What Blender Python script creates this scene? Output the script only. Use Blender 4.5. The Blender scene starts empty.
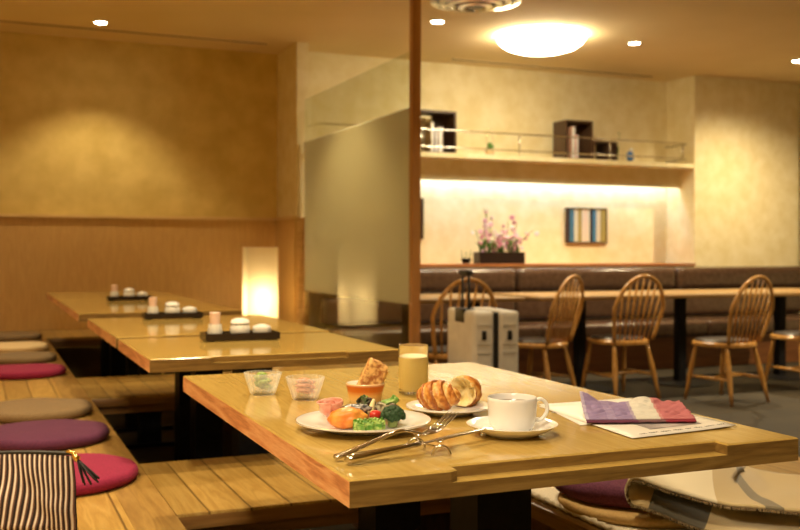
import bpy, bmesh, math, random
from mathutils import Vector, Matrix, noise
from math import sin, cos, pi, radians
random.seed(7)
scn = bpy.context.scene
COL = scn.collection

# ------------------------------------------------------------------ materials
def mk(name):
    m = bpy.data.materials.new(name); m.use_nodes = True
    nt = m.node_tree
    return m, nt, nt.nodes['Principled BSDF']

def ramp(nt, stops, fac):
    r = nt.nodes.new('ShaderNodeValToRGB')
    cr = r.color_ramp
    while len(cr.elements) > 1: cr.elements.remove(cr.elements[-1])
    for i, (p, c) in enumerate(stops):
        e = cr.elements[0] if i == 0 else cr.elements.new(p)
        e.position = p; e.color = (c[0], c[1], c[2], 1)
    nt.links.new(fac, r.inputs['Fac'])
    return r

def coords(nt, scale=(1, 1, 1), rot=(0, 0, 0), kind='Object'):
    tc = nt.nodes.new('ShaderNodeTexCoord'); mp = nt.nodes.new('ShaderNodeMapping')
    mp.inputs['Scale'].default_value = scale; mp.inputs['Rotation'].default_value = rot
    nt.links.new(tc.outputs[kind], mp.inputs['Vector'])
    return mp.outputs['Vector']

def bump(nt, b, h, strength=.3, dist=.002):
    n = nt.nodes.new('ShaderNodeBump'); n.inputs['Strength'].default_value = strength
    n.inputs['Distance'].default_value = dist
    nt.links.new(h, n.inputs['Height']); nt.links.new(n.outputs['Normal'], b.inputs['Normal'])

def plain(name, col, rough=.5, metal=0, spec=None, **kw):
    m, nt, b = mk(name)
    b.inputs['Base Color'].default_value = (*col, 1); b.inputs['Roughness'].default_value = rough
    b.inputs['Metallic'].default_value = metal
    if spec is not None: b.inputs['Specular IOR Level'].default_value = spec
    for k, v in kw.items(): b.inputs[k.replace('_', ' ')].default_value = v
    return m

def noisy(name, c1, c2, scale=8, rough=.6, detail=6, bstr=.2, bdist=.002, stretch=(1, 1, 1), lo=.35, hi=.65, **kw):
    m, nt, b = mk(name)
    v = coords(nt, stretch)
    n = nt.nodes.new('ShaderNodeTexNoise'); n.inputs['Scale'].default_value = scale; n.inputs['Detail'].default_value = detail
    nt.links.new(v, n.inputs['Vector'])
    r = ramp(nt, [(lo, c1), (hi, c2)], n.outputs['Fac'])
    nt.links.new(r.outputs['Color'], b.inputs['Base Color'])
    b.inputs['Roughness'].default_value = rough
    for k, vv in kw.items(): b.inputs[k.replace('_', ' ')].default_value = vv
    if bstr: bump(nt, b, n.outputs['Fac'], bstr, bdist)
    return m

def wood(name, c1, c2, c3, axis='Y', rough=.3, scale=1.0, plank=0, plank_axis='X', seam=.35, figure=1.0):
    """grain runs along axis; optional plank seams every `plank` metres across plank_axis"""
    m, nt, b = mk(name)
    st = {'X': (1.2, 14, 14), 'Y': (14, 1.2, 14), 'Z': (14, 14, 1.2)}[axis]
    st = tuple(s * scale for s in st)
    v = coords(nt, st)
    n = nt.nodes.new('ShaderNodeTexNoise'); n.inputs['Scale'].default_value = .55 * figure; n.inputs['Detail'].default_value = 2
    n.inputs['Distortion'].default_value = .6
    nt.links.new(v, n.inputs['Vector'])
    # rings out of the noise
    mu = nt.nodes.new('ShaderNodeMath'); mu.operation = 'MULTIPLY'; mu.inputs[1].default_value = 11
    nt.links.new(n.outputs['Fac'], mu.inputs[0])
    fr = nt.nodes.new('ShaderNodeMath'); fr.operation = 'PINGPONG'; fr.inputs[1].default_value = 1
    nt.links.new(mu.outputs[0], fr.inputs[0])
    n2 = nt.nodes.new('ShaderNodeTexNoise'); n2.inputs['Scale'].default_value = 9; n2.inputs['Detail'].default_value = 5
    nt.links.new(v, n2.inputs['Vector'])
    mx = nt.nodes.new('ShaderNodeMath'); mx.operation = 'MULTIPLY_ADD'; mx.inputs[1].default_value = .45
    nt.links.new(fr.outputs[0], mx.inputs[0]); 
    mm = nt.nodes.new('ShaderNodeMath'); mm.operation = 'MULTIPLY'; mm.inputs[1].default_value = .6
    nt.links.new(n2.outputs['Fac'], mm.inputs[0]); nt.links.new(mm.outputs[0], mx.inputs[2])
    r = ramp(nt, [(.15, c1), (.5, c2), (.85, c3)], mx.outputs[0])
    out = r.outputs['Color']; h = mx.outputs[0]
    if plank:
        v2 = coords(nt)
        sp = nt.nodes.new('ShaderNodeSeparateXYZ'); nt.links.new(v2, sp.inputs[0])
        dv = nt.nodes.new('ShaderNodeMath'); dv.operation = 'DIVIDE'; dv.inputs[1].default_value = plank
        nt.links.new(sp.outputs[plank_axis], dv.inputs[0])
        fc = nt.nodes.new('ShaderNodeMath'); fc.operation = 'FRACT'; nt.links.new(dv.outputs[0], fc.inputs[0])
        gt = nt.nodes.new('ShaderNodeMath'); gt.operation = 'GREATER_THAN'; gt.inputs[1].default_value = 1 - .006 / plank
        nt.links.new(fc.outputs[0], gt.inputs[0])
        fl = nt.nodes.new('ShaderNodeMath'); fl.operation = 'FLOOR'; nt.links.new(dv.outputs[0], fl.inputs[0])
        wn = nt.nodes.new('ShaderNodeTexWhiteNoise'); wn.noise_dimensions = '1D'; nt.links.new(fl.outputs[0], wn.inputs['W'])
        hs = nt.nodes.new('ShaderNodeHueSaturation')
        mr = nt.nodes.new('ShaderNodeMapRange'); mr.inputs['To Min'].default_value = .82; mr.inputs['To Max'].default_value = 1.12
        nt.links.new(wn.outputs['Value'], mr.inputs['Value']); nt.links.new(mr.outputs[0], hs.inputs['Value'])
        nt.links.new(out, hs.inputs['Color'])
        mix = nt.nodes.new('ShaderNodeMix'); mix.data_type = 'RGBA'
        nt.links.new(gt.outputs[0], mix.inputs[0]); nt.links.new(hs.outputs['Color'], mix.inputs[6])
        mix.inputs[7].default_value = (c1[0]*seam, c1[1]*seam, c1[2]*seam, 1)
        out = mix.outputs[2]
    nt.links.new(out, b.inputs['Base Color'])
    b.inputs['Roughness'].default_value = rough
    bump(nt, b, h, .12, .001)
    return m

def emit(name, col, strength):
    m, nt, b = mk(name)
    b.inputs['Base Color'].default_value = (*col, 1)
    b.inputs['Emission Color'].default_value = (*col, 1); b.inputs['Emission Strength'].default_value = strength
    return m

def stripes_uv(name, stops, rough=.8, axis='X', repeat=1, fabric=True):
    m, nt, b = mk(name)
    tc = nt.nodes.new('ShaderNodeTexCoord'); sp = nt.nodes.new('ShaderNodeSeparateXYZ')
    nt.links.new(tc.outputs['UV'], sp.inputs[0])
    mu = nt.nodes.new('ShaderNodeMath'); mu.operation = 'MULTIPLY'; mu.inputs[1].default_value = repeat
    nt.links.new(sp.outputs[axis], mu.inputs[0])
    o = mu.outputs[0]
    if repeat != 1:
        fr = nt.nodes.new('ShaderNodeMath'); fr.operation = 'FRACT'; nt.links.new(o, fr.inputs[0]); o = fr.outputs[0]
    r = ramp(nt, stops, o); r.color_ramp.interpolation = 'CONSTANT' if not fabric else 'LINEAR'
    if fabric: r.color_ramp.interpolation = 'CONSTANT'
    nt.links.new(r.outputs['Color'], b.inputs['Base Color']); b.inputs['Roughness'].default_value = rough
    n = nt.nodes.new('ShaderNodeTexNoise'); n.inputs['Scale'].default_value = 500; nt.links.new(tc.outputs['Object'], n.inputs['Vector'])
    bump(nt, b, n.outputs['Fac'], .3, .001)
    return m

M = {}
M['plaster'] = noisy('plaster_ochre', (.62, .45, .13), (.74, .56, .19), 5, .9, 12, .35, .004)
M['plaster_pale'] = noisy('plaster_cream', (.82, .70, .38), (.91, .81, .53), 8, .85, 12, .35, .004)
M['ceiling'] = noisy('ceiling_paint', (.80, .63, .34), (.84, .67, .38), 1.5, .9, 3, .05)
M['wainscot'] = wood('wainscot_wood', (.52, .31, .10), (.57, .345, .115), (.62, .385, .135), 'Z', .45, 3)
M['trimwood'] = wood('trim_wood', (.50, .28, .09), (.62, .38, .14), (.70, .45, .18), 'X', .4)
M['cafetop'] = wood('cafe_top', (.19, .10, .027), (.24, .135, .04), (.29, .17, .055), 'X', .45)
M['ledge_lit'] = wood('ledge_lit_wood', (.62, .42, .16), (.70, .49, .20), (.76, .55, .25), 'X', .35)  # wainscot cap: caught light put into a brighter wood colour
M['post'] = wood('post_wood', (.34, .15, .04), (.44, .21, .06), (.52, .27, .09), 'Z', .4)
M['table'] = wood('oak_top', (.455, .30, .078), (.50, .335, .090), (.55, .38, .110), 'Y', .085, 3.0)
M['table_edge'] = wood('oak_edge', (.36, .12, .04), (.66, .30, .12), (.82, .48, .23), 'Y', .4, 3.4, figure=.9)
M['table_front'] = wood('oak_front_shaded', (.15, .08, .02), (.23, .135, .035), (.30, .185, .053), 'X', .4, 4.0)  # front edges darkened: their shade is put into the oak colour
M['tfar'] = wood('oak_far', (.56, .33, .085), (.68, .43, .13), (.76, .51, .18), 'X', .2)
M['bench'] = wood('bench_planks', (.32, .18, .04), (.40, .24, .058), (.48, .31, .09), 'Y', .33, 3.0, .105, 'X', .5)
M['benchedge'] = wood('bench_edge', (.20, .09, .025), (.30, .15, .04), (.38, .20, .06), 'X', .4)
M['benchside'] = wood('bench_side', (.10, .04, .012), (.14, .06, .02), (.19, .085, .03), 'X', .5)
M['floor'] = noisy('floor_stone', (.020, .014, .007), (.036, .026, .013), 3, .65, 8, .15, Specular_IOR_Level=.25)
M['floorwood'] = noisy('floor_pit', (.045, .025, .012), (.075, .04, .02), 5, .6, 4, .1, stretch=(1, 6, 1))
M['blackpost'] = noisy('black_paint', (.004, .004, .005), (.009, .008, .009), 40, .55, 2, .05, Specular_IOR_Level=.2)
M['chairwood'] = wood('chair_wood', (.34, .15, .035), (.48, .24, .06), (.58, .32, .10), 'Z', .22, 2)
M['darkpad'] = noisy('dark_leather', (.03, .022, .018), (.05, .04, .034), 60, .35, 3, .1)
M['leather'] = noisy('brown_leather', (.060, .031, .018), (.090, .050, .030), 25, .22, 5, .2, Coat_Weight=.25, Coat_Roughness=.2)
M['cabwood'] = wood('cabinet_wood', (.16, .055, .018), (.22, .08, .026), (.27, .105, .035), 'X', .4)
M['ledge'] = wood('ledge_wood', (.30, .10, .03), (.38, .14, .045), (.44, .18, .06), 'X', .3)
M['chrome'] = plain('chrome', (.78, .74, .66), .18, 1)
M['steel'] = plain('polished_steel', (.60, .56, .50), .13, 1)
M['porcelain'] = plain('porcelain', (.90, .89, .86), .12, Coat_Weight=.5, Coat_Roughness=.05)
M['gold'] = plain('gold_line', (.62, .38, .12), .25, 1)
M['brass'] = plain('brass', (.85, .58, .2), .22, 1)
M['coffee'] = plain('coffee', (.10, .045, .018), .05)
M['juice'] = plain('orange_juice', (1, .82, .30), .3)
M['glass'] = plain('clear_glass', (1, 1, 1), .02, Transmission_Weight=1, IOR=1.45)
M['black'] = plain('black_plastic', (.012, .012, .013), .4)
M['blackleather'] = plain('black_leather', (.015, .014, .014), .45)
M['tray'] = plain('black_lacquer', (.02, .012, .01), .22)
M['white'] = noisy('white_shell', (.70, .67, .60), (.76, .73, .66), 20, .35, 2, .02)
M['whitejar'] = noisy('blue_white_china', (.86, .85, .80), (.30, .33, .40), 90, .15, 1, 0, lo=.66, hi=.72)
M['pinkpaper'] = plain('pink_paper', (.85, .62, .52), .7)
M['magenta'] = noisy('magenta_cloth', (.21, .006, .040), (.29, .010, .060), 220, .9, 2, .3, .001)
M['purple'] = noisy('purple_cloth', (.11, .022, .060), (.17, .04, .095), 220, .9, 2, .3, .001)
M['violet'] = noisy('violet_cloth', (.070, .010, .042), (.11, .018, .062), 220, .9, 2, .3, .001)
M['taupe'] = noisy('taupe_cloth', (.17, .11, .05), (.23, .15, .07), 220, .9, 2, .3, .001)
M['beige'] = noisy('beige_cloth', (.66, .48, .24), (.74, .56, .31), 220, .9, 2, .3, .001)
M['tan'] = noisy('tan_cloth', (.52, .33, .11), (.60, .39, .15), 160, .8, 2, .3, .001)
M['cream'] = noisy('cream_weave', (.66, .58, .44), (.84, .77, .62), 300, .9, 2, .5, .002)
M['green'] = noisy('leaf_green', (.06, .17, .02), (.13, .30, .05), 60, .5, 3, .2)
M['darkwood'] = wood('dark_box_wood', (.045, .022, .012), (.07, .035, .018), (.10, .05, .025), 'Z', .4)

def frost():
    m, nt, b = mk('partition_glass')
    nt.nodes.remove(b)
    out = nt.nodes['Material Output']
    tc = nt.nodes.new('ShaderNodeTexCoord'); sp = nt.nodes.new('ShaderNodeSeparateXYZ'); nt.links.new(tc.outputs['Object'], sp.inputs[0])
    a = nt.nodes.new('ShaderNodeMath'); a.operation = 'GREATER_THAN'; a.inputs[1].default_value = .72; nt.links.new(sp.outputs['Z'], a.inputs[0])
    c = nt.nodes.new('ShaderNodeMath'); c.operation = 'LESS_THAN'; c.inputs[1].default_value = 1.95; nt.links.new(sp.outputs['Z'], c.inputs[0])
    f = nt.nodes.new('ShaderNodeMath'); f.operation = 'MULTIPLY'; nt.links.new(a.outputs[0], f.inputs[0]); nt.links.new(c.outputs[0], f.inputs[1])
    tr = nt.nodes.new('ShaderNodeBsdfTransparent'); tr.inputs[0].default_value = (.93, .95, .90, 1)
    tl = nt.nodes.new('ShaderNodeBsdfTranslucent'); tl.inputs[0].default_value = (.74, .70, .50, 1)
    df = nt.nodes.new('ShaderNodeBsdfDiffuse'); df.inputs[0].default_value = (.46, .42, .27, 1)
    ms = nt.nodes.new('ShaderNodeMixShader'); ms.inputs[0].default_value = .38
    nt.links.new(tl.outputs[0], ms.inputs[1]); nt.links.new(df.outputs[0], ms.inputs[2])
    m2 = nt.nodes.new('ShaderNodeMixShader'); nt.links.new(f.outputs[0], m2.inputs[0])
    nt.links.new(tr.outputs[0], m2.inputs[1]); nt.links.new(ms.outputs[0], m2.inputs[2])
    gl = nt.nodes.new('ShaderNodeBsdfGlossy'); gl.inputs['Roughness'].default_value = .04
    lw = nt.nodes.new('ShaderNodeLayerWeight'); lw.inputs['Blend'].default_value = .5
    pw = nt.nodes.new('ShaderNodeMath'); pw.operation = 'POWER'; pw.inputs[1].default_value = 5.5; nt.links.new(lw.outputs['Facing'], pw.inputs[0])
    fn = nt.nodes.new('ShaderNodeMath'); fn.operation = 'MULTIPLY_ADD'; fn.inputs[1].default_value = .9; fn.inputs[2].default_value = .04; nt.links.new(pw.outputs[0], fn.inputs[0])
    m3 = nt.nodes.new('ShaderNodeMixShader'); nt.links.new(fn.outputs[0], m3.inputs[0])
    nt.links.new(m2.outputs[0], m3.inputs[1]); nt.links.new(gl.outputs[0], m3.inputs[2])
    nt.links.new(m3.outputs[0], out.inputs['Surface'])
    return m
M['frost'] = frost()

# ------------------------------------------------------------------ mesh helpers
def put(name, bm, mat, parent=None, smooth=False, loc=None, rot=None, auto=None):
    me = bpy.data.meshes.new(name); bm.normal_update(); bm.to_mesh(me); bm.free()
    mats = mat if isinstance(mat, (list, tuple)) else [mat]
    for x in mats: me.materials.append(M[x] if isinstance(x, str) else x)
    if smooth:
        for p in me.polygons: p.use_smooth = True
        if auto: me.set_sharp_from_angle(angle=radians(auto))
    o = bpy.data.objects.new(name, me); COL.objects.link(o)
    if parent: o.parent = parent
    if loc: o.location = loc
    if rot: o.rotation_euler = rot
    return o

def tag(o, label, cat, group=None, kind=None):
    if label: o['label'] = label
    if cat: o['category'] = cat
    if group: o['group'] = group
    if kind: o['kind'] = kind
    return o

def thing(name, label, cat, loc=(0, 0, 0), rz=0, group=None):
    o = bpy.data.objects.new(name, None); COL.objects.link(o); o.location = loc; o.rotation_euler = (0, 0, rz)
    o.empty_display_size = .05
    return tag(o, label, cat, group)

def struct(name, bm, mat, **k):
    o = put(name, bm, mat, **k); o['kind'] = 'structure'; return o

def dup(root, loc, rz=0, label=None, group=None):
    r = root.copy(); COL.objects.link(r); r.location = loc; r.rotation_euler = (0, 0, rz)
    if label: r['label'] = label
    if group: r['group'] = group
    for ch in list(root.children):
        c = ch.copy(); COL.objects.link(c); c.parent = r
        for g in list(ch.children):
            d = g.copy(); COL.objects.link(d); d.parent = c
    return r

def box(bm, x0, x1, y0, y1, z0, z1, mi=0, bev=0):
    vs = [bm.verts.new((x, y, z)) for z in (z0, z1) for (x, y) in ((x0, y0), (x1, y0), (x1, y1), (x0, y1))]
    fs = []
    for idx in ((3, 2, 1, 0), (4, 5, 6, 7), (0, 1, 5, 4), (1, 2, 6, 5), (2, 3, 7, 6), (3, 0, 4, 7)):
        f = bm.faces.new([vs[i] for i in idx]); f.material_index = mi; fs.append(f)
    if bev:
        es = list({e for f in fs for e in f.edges})
        bmesh.ops.bevel(bm, geom=es, offset=bev, segments=3, affect='EDGES', profile=.7)
    return fs

def B(*a, **k):
    bm = bmesh.new(); box(bm, *a, **k); return bm

def lathe(bm, prof, n=40, c=(0, 0, 0), mi=0, flute=0, fn=12):
    rings = []
    for r, z in prof:
        if r < 1e-5: rings.append([bm.verts.new((c[0], c[1], c[2] + z))])
        else:
            ring = []
            for i in range(n):
                a = 2 * pi * i / n; rr = r * (1 + flute * (abs(sin(fn * a / 2)) - .5))
                ring.append(bm.verts.new((c[0] + rr * cos(a), c[1] + rr * sin(a), c[2] + z)))
            rings.append(ring)
    for a, b in zip(rings, rings[1:]):
        for i in range(n):
            j = (i + 1) % n
            if len(a) == 1 and len(b) == 1: continue
            if len(a) == 1: f = bm.faces.new((a[0], b[i], b[j])) if False else bm.faces.new((a[0], b[j], b[i]))
            elif len(b) == 1: f = bm.faces.new((a[i], a[j], b[0]))
            else: f = bm.faces.new((a[i], a[j], b[j], b[i]))
            f.material_index = mi
    bmesh.ops.recalc_face_normals(bm, faces=bm.faces)

def tube(bm, pts, rad, n=10, flat=1.0, up=(0, 0, 1), mi=0, closed=False):
    pts = [Vector(p) for p in pts]
    if not hasattr(rad, '__len__'): rad = [rad] * len(pts)
    rings = []; N = len(pts)
    for i, p in enumerate(pts):
        if closed: t = (pts[(i + 1) % N] - pts[i - 1]).normalized()
        else: t = (pts[min(i + 1, N - 1)] - pts[max(i - 1, 0)]).normalized()
        u = Vector(up); s = t.cross(u)
        if s.length < 1e-3: s = t.cross(Vector((1, .1, 0)))
        s.normalize(); w = s.cross(t).normalized()
        r = rad[i]
        rings.append([bm.verts.new(p + s * (r * cos(2 * pi * k / n)) + w * (r * flat * sin(2 * pi * k / n))) for k in range(n)])
    for i in range(N if closed else N - 1):
        a, b = rings[i], rings[(i + 1) % N]
        for k in range(n):
            f = bm.faces.new((a[k], a[(k + 1) % n], b[(k + 1) % n], b[k])); f.material_index = mi
    if not closed:
        bm.faces.new(list(reversed(rings[0]))).material_index = mi; bm.faces.new(rings[-1]).material_index = mi
    bmesh.ops.recalc_face_normals(bm, faces=bm.faces)

def smoothpath(pts, k=6):
    P = [Vector(p) for p in pts]; out = []
    for i in range(len(P) - 1):
        p0 = P[max(i - 1, 0)]; p1 = P[i]; p2 = P[i + 1]; p3 = P[min(i + 2, len(P) - 1)]
        for j in range(k):
            t = j / k
            out.append(.5 * ((2 * p1) + (-p0 + p2) * t + (2 * p0 - 5 * p1 + 4 * p2 - p3) * t * t + (-p0 + 3 * p1 - 3 * p2 + p3) * t ** 3))
    out.append(P[-1]); return out

def blob(bm, c, r, amp=.1, freq=3, seed=0, sub=3, rot=None, mi=0, flatbot=None):
    res = bmesh.ops.create_icosphere(bm, subdivisions=sub, radius=1)
    R = Matrix.Rotation(rot, 3, 'Z') if isinstance(rot, (int, float)) else (rot or Matrix.Identity(3))
    for v in res['verts']:
        d = 1 + amp * noise.noise(v.co * freq + Vector((seed, seed * 1.7, 0)))
        p = Vector((v.co.x * r[0] * d, v.co.y * r[1] * d, v.co.z * r[2] * d))
        if flatbot is not None: p.z = max(p.z, flatbot)
        v.co = R @ p + Vector(c)
    for v in res['verts']:
        for f in v.link_faces: f.material_index = mi

def prism(bm, poly, z0, z1, ch=0, mi=0, mi_side=None):
    """poly counter-clockwise; optional chamfer at top"""
    n = len(poly); ms = mi if mi_side is None else mi_side
    def inset(d):
        out = []
        for i in range(n):
            p = Vector(poly[i]); a = (p - Vector(poly[i - 1])).normalized(); b = (Vector(poly[(i + 1) % n]) - p).normalized()
            na = Vector((-a.y, a.x)); nb = Vector((-b.y, b.x)); k = na + nb
            out.append(p + k * (d / max(.3, (1 + na.dot(nb)))))
        return out
    lo = [bm.verts.new((x, y, z0)) for x, y in poly]
    hi = [bm.verts.new((x, y, z1 - ch)) for x, y in poly]
    f = bm.faces.new(list(reversed(lo))); f.material_index = ms
    for i in range(n):
        j = (i + 1) % n; f = bm.faces.new((lo[i], lo[j], hi[j], hi[i])); f.material_index = ms
    if ch:
        tp = [bm.verts.new((p.x, p.y, z1)) for p in inset(ch)]
        for i in range(n):
            j = (i + 1) % n; f = bm.faces.new((hi[i], hi[j], tp[j], tp[i])); f.material_index = mi
        hi = tp
    f = bm.faces.new(hi); f.material_index = mi

def sheet(bm, fn, nu, nv, thick=0, uvs=True, mi=0):
    uvl = bm.loops.layers.uv.verify()
    g = [[bm.verts.new(fn(i / nu, j / nv)) for j in range(nv + 1)] for i in range(nu + 1)]
    for i in range(nu):
        for j in range(nv):
            f = bm.faces.new((g[i][j], g[i + 1][j], g[i + 1][j + 1], g[i][j + 1])); f.material_index = mi
            for l, (a, b) in zip(f.loops, ((i, j), (i + 1, j), (i + 1, j + 1), (i, j + 1))): l[uvl].uv = (a / nu, b / nv)
    if thick:
        def nrm(i, j):
            a = g[min(i + 1, nu)][j].co - g[max(i - 1, 0)][j].co; b = g[i][min(j + 1, nv)].co - g[i][max(j - 1, 0)].co
            n = a.cross(b); return n.normalized() if n.length > 1e-12 else Vector((0, 0, 1))
        h = [[bm.verts.new(g[i][j].co - nrm(i, j) * thick) for j in range(nv + 1)] for i in range(nu + 1)]
        def q(vs, ids):
            f = bm.faces.new(vs); f.material_index = mi
            for l, (a, b) in zip(f.loops, ids): l[uvl].uv = (a / nu, b / nv)
        for i in range(nu):
            for j in range(nv):
                q((h[i][j], h[i][j + 1], h[i + 1][j + 1], h[i + 1][j]), ((i, j), (i, j + 1), (i + 1, j + 1), (i + 1, j)))
        for i in range(nu):
            for j in (0, nv):
                q((g[i][j], h[i][j], h[i + 1][j], g[i + 1][j]) if j == 0 else (g[i][j], g[i + 1][j], h[i + 1][j], h[i][j]), ((i, j), (i, j), (i + 1, j), (i + 1, j)) if j == 0 else ((i, j), (i + 1, j), (i + 1, j), (i, j)))
        for j in range(nv):
            for i in (0, nu):
                q((g[i][j], g[i][j + 1], h[i][j + 1], h[i][j]) if i == 0 else (g[i][j], h[i][j], h[i][j + 1], g[i][j + 1]), ((i, j), (i, j + 1), (i, j + 1), (i, j)) if i == 0 else ((i, j), (i, j), (i, j + 1), (i, j + 1)))
    return g

def mod_bevel(o, w=.004, s=2):
    m = o.modifiers.new('bevel', 'BEVEL'); m.width = w; m.segments = s; m.limit_method = 'ANGLE'; m.angle_limit = radians(40)
def subd(o, l=1):
    m = o.modifiers.new('sub', 'SUBSURF'); m.levels = l; m.render_levels = l

# ------------------------------------------------------------------ camera
cam = bpy.data.cameras.new('camera'); co = bpy.data.objects.new('camera', cam); COL.objects.link(co)
CH = 1.06; YAW = radians(23.07)
cam.sensor_width = 36; cam.lens = 984 / 800 * 36; cam.shift_y = -15 / 800
cam.clip_start = .05
R = Matrix.Rotation(-YAW, 4, 'Z') @ Matrix.Rotation(pi / 2, 4, 'X') @ Matrix.Rotation(radians(.15), 4, 'Z')
co.matrix_world = Matrix.Translation((0, 0, CH)) @ R
cam.dof.use_dof = True; cam.dof.focus_distance = 1.66; cam.dof.aperture_fstop = 6.0
scn.camera = co

# ------------------------------------------------------------------ room shell
CZ = 2.78
XL, XR, YB = -1.4, 9.2, -2.6
struct('floor', B(XL, XR, YB, 8.6, -.1, 0), 'floor')
struct('ceiling', B(XL, XR, YB, 8.6, CZ, CZ + .1), 'ceiling')
struct('wall_back', B(XL - .1, 2.4, 8.4, 8.6, 0, CZ), 'plaster')
struct('wall_left', B(XL - .1, XL, YB, 8.4, 0, CZ), 'plaster')
struct('wall_front', B(XL - .1, XR + .1, YB - .1, YB, 0, CZ), 'plaster')
struct('wall_right', B(XR, XR + .1, YB, 8.6, 0, CZ), 'plaster_pale')
struct('wall_pier', B(2.40, 2.50, 7.82, 8.6, 0, CZ), 'plaster_pale')
struct('wall_niche', B(2.5, XR, 8.17, 8.6, 0, CZ), 'plaster_pale')
struct('wall_column', B(6.43, 7.77, 7.74, 8.17, 0, CZ), 'plaster_pale')
# wainscot
struct('trim_1', B(XL, 2.375, 8.37, 8.4, .41, 1.315), 'wainscot')
struct('trim_2', B(XL, 2.375, 8.34, 8.4, 1.315, 1.338), 'ledge_lit')
struct('trim_3', B(2.375, 2.40, 7.80, 8.4, .41, 1.315), 'wainscot')
struct('trim_4', B(2.355, 2.40, 7.79, 8.34, 1.315, 1.338), 'ledge_lit')
bm = bmesh.new(); box(bm, 2.40, 2.425, 7.79, 7.82, .41, 1.325); box(bm, 2.455, 2.50, 7.79, 7.82, .41, 1.325)
box(bm, 2.425, 2.455, 7.80, 7.82, .41, 1.325)
struct('trim_5', bm, 'trimwood')
# ceiling slots
for i, (x0, x1, y) in enumerate(((XL, 2.2, 8.0), (3.9, 6.1, 7.96))):
    bm = bmesh.new(); box(bm, x0, x1, y - .035, y - .03, CZ - .006, CZ); box(bm, x0, x1, y + .03, y + .035, CZ - .006, CZ)
    box(bm, x0, x1, y - .03, y + .03, CZ - .002, CZ, 1)
    o = tag(put('air_slot', bm, ['ceiling', 'benchside']), ('long thin air slot in the ceiling over the plaster back wall' , 'thin air slot in the ceiling above the shelf wall')[i], 'air vent')
# post and glass
post = tag(put('partition_post', B(2.425, 2.480, 5.50, 5.555, 0, CZ), 'post'), 'tall square wooden post holding the end of the frosted glass', 'post'); mod_bevel(post, .003)
gl = tag(put('glass_partition', B(2.460, 2.468, 5.557, 7.80, .005, 2.30), 'frost'), 'large glass partition, frosted between clear top and bottom bands', 'glass partition')

# ------------------------------------------------------------------ shelf, niche
sh = thing('display_shelf', 'long cream display shelf high on the niche wall with a chrome rail', 'shelf', (2.55, 7.75, 1.87))
o = put('shelf_board', B(0, 3.88, 0, .415, 0, .042), 'plaster_pale', sh); mod_bevel(o, .003)
put('valance', B(0, 3.879, .20, .225, -.185, 0), 'plaster_pale', sh)
for z, nm in ((.24, 'upper_rail'), (.09, 'lower_rail')):
    bm = bmesh.new(); pts = [(.02, .40, z), (.02, .08, z), (.05, .03, z), (.10, .02, z), (3.76, .02, z), (3.84, .06, z), (3.86, .15, z), (3.86, .41, z)]
    tube(bm, pts, .007, 8); put(nm, bm, 'chrome', sh, True)
for x in (.95, 1.93, 2.91, 3.76):
    bm = bmesh.new(); tube(bm, [(x, .02, .042), (x, .02, .245)], .006, 8); put('rail_post', bm, 'chrome', sh, True)
led = tag(put('light_strip', B(2.7, 6.40, 8.02, 8.05, 1.80, 1.82), emit('led_white', (.56, .66, 1), 19)), 'white light strip tucked behind the shelf valance', 'light strip')
struct('trim_6', B(2.5, 6.43, 7.72, 8.17, .915, .937), 'ledge')

def open_box(name, label, x0, x1, h, y0=7.86, y1=8.08, z=1.912, t=.018, mid=None):
    r = thing(name, label, 'display box', ((x0 + x1) / 2, y0, z))
    w = (x1 - x0) / 2; d = y1 - y0
    put('side_panel', B(-w, -w + t, 0, d, 0, h), 'darkwood', r); put('side_panel', B(w - t, w, 0, d, 0, h), 'darkwood', r)
    put('top_panel', B(-w + t, w - t, 0, d, h - t, h), 'darkwood', r); put('bottom_panel', B(-w + t, w - t, 0, d, 0, t), 'darkwood', r)
    return r
b1 = open_box('display_box', 'dark open wooden cube standing on the shelf beside the post', 3.50, 3.89, .38)
put('back_panel', B(.05, .177, .20, .218, .018, .362), 'darkwood', b1)
b2 = open_box('display_box', 'tall dark wooden cube at the stepped pair on the shelf', 5.03, 5.33, .37)
put('back_panel', B(-.13, .132, .20, .218, .25, .352), 'darkwood', b2)
b3 = open_box('display_box', 'low dark wooden box right of the tall cube on the shelf', 5.332, 5.61, .19)
put('back_panel', B(.04, .121, .02, .218, .018, .172), 'darkwood', b3)
def book(x, w, h, lean, label, mat, y=7.9, z=1.932, d=.13):
    r = thing('book', label, 'book', (x, y, z))
    o = put('cover', B(0, w, 0, d, 0, h, bev=.0), mat, r, rot=(0, lean, 0)); put('pages', B(.003, w - .003, -.001, d - .004, .004, h - .004), 'porcelain', r, rot=(0, lean, 0))
book(3.66, .03, .26, 0, 'cream book standing inside the open cube by the post', M['beige'])
book(3.70, .025, .20, 0, 'violet grey book inside the open cube by the post', plain('book_violet', (.35, .28, .40), .6))
book(3.735, .04, .22, 0, 'pale pink book, rightmost inside the open cube by the post', plain('book_pink', (.75, .55, .48), .6))
book(5.12, .04, .30, 0, 'peach coloured book inside the tall dark cube', plain('book_peach', (.75, .40, .25), .6))
book(5.165, .032, .22, 0, 'red pink book inside the tall dark cube', plain('book_red', (.75, .12, .14), .6))
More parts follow.
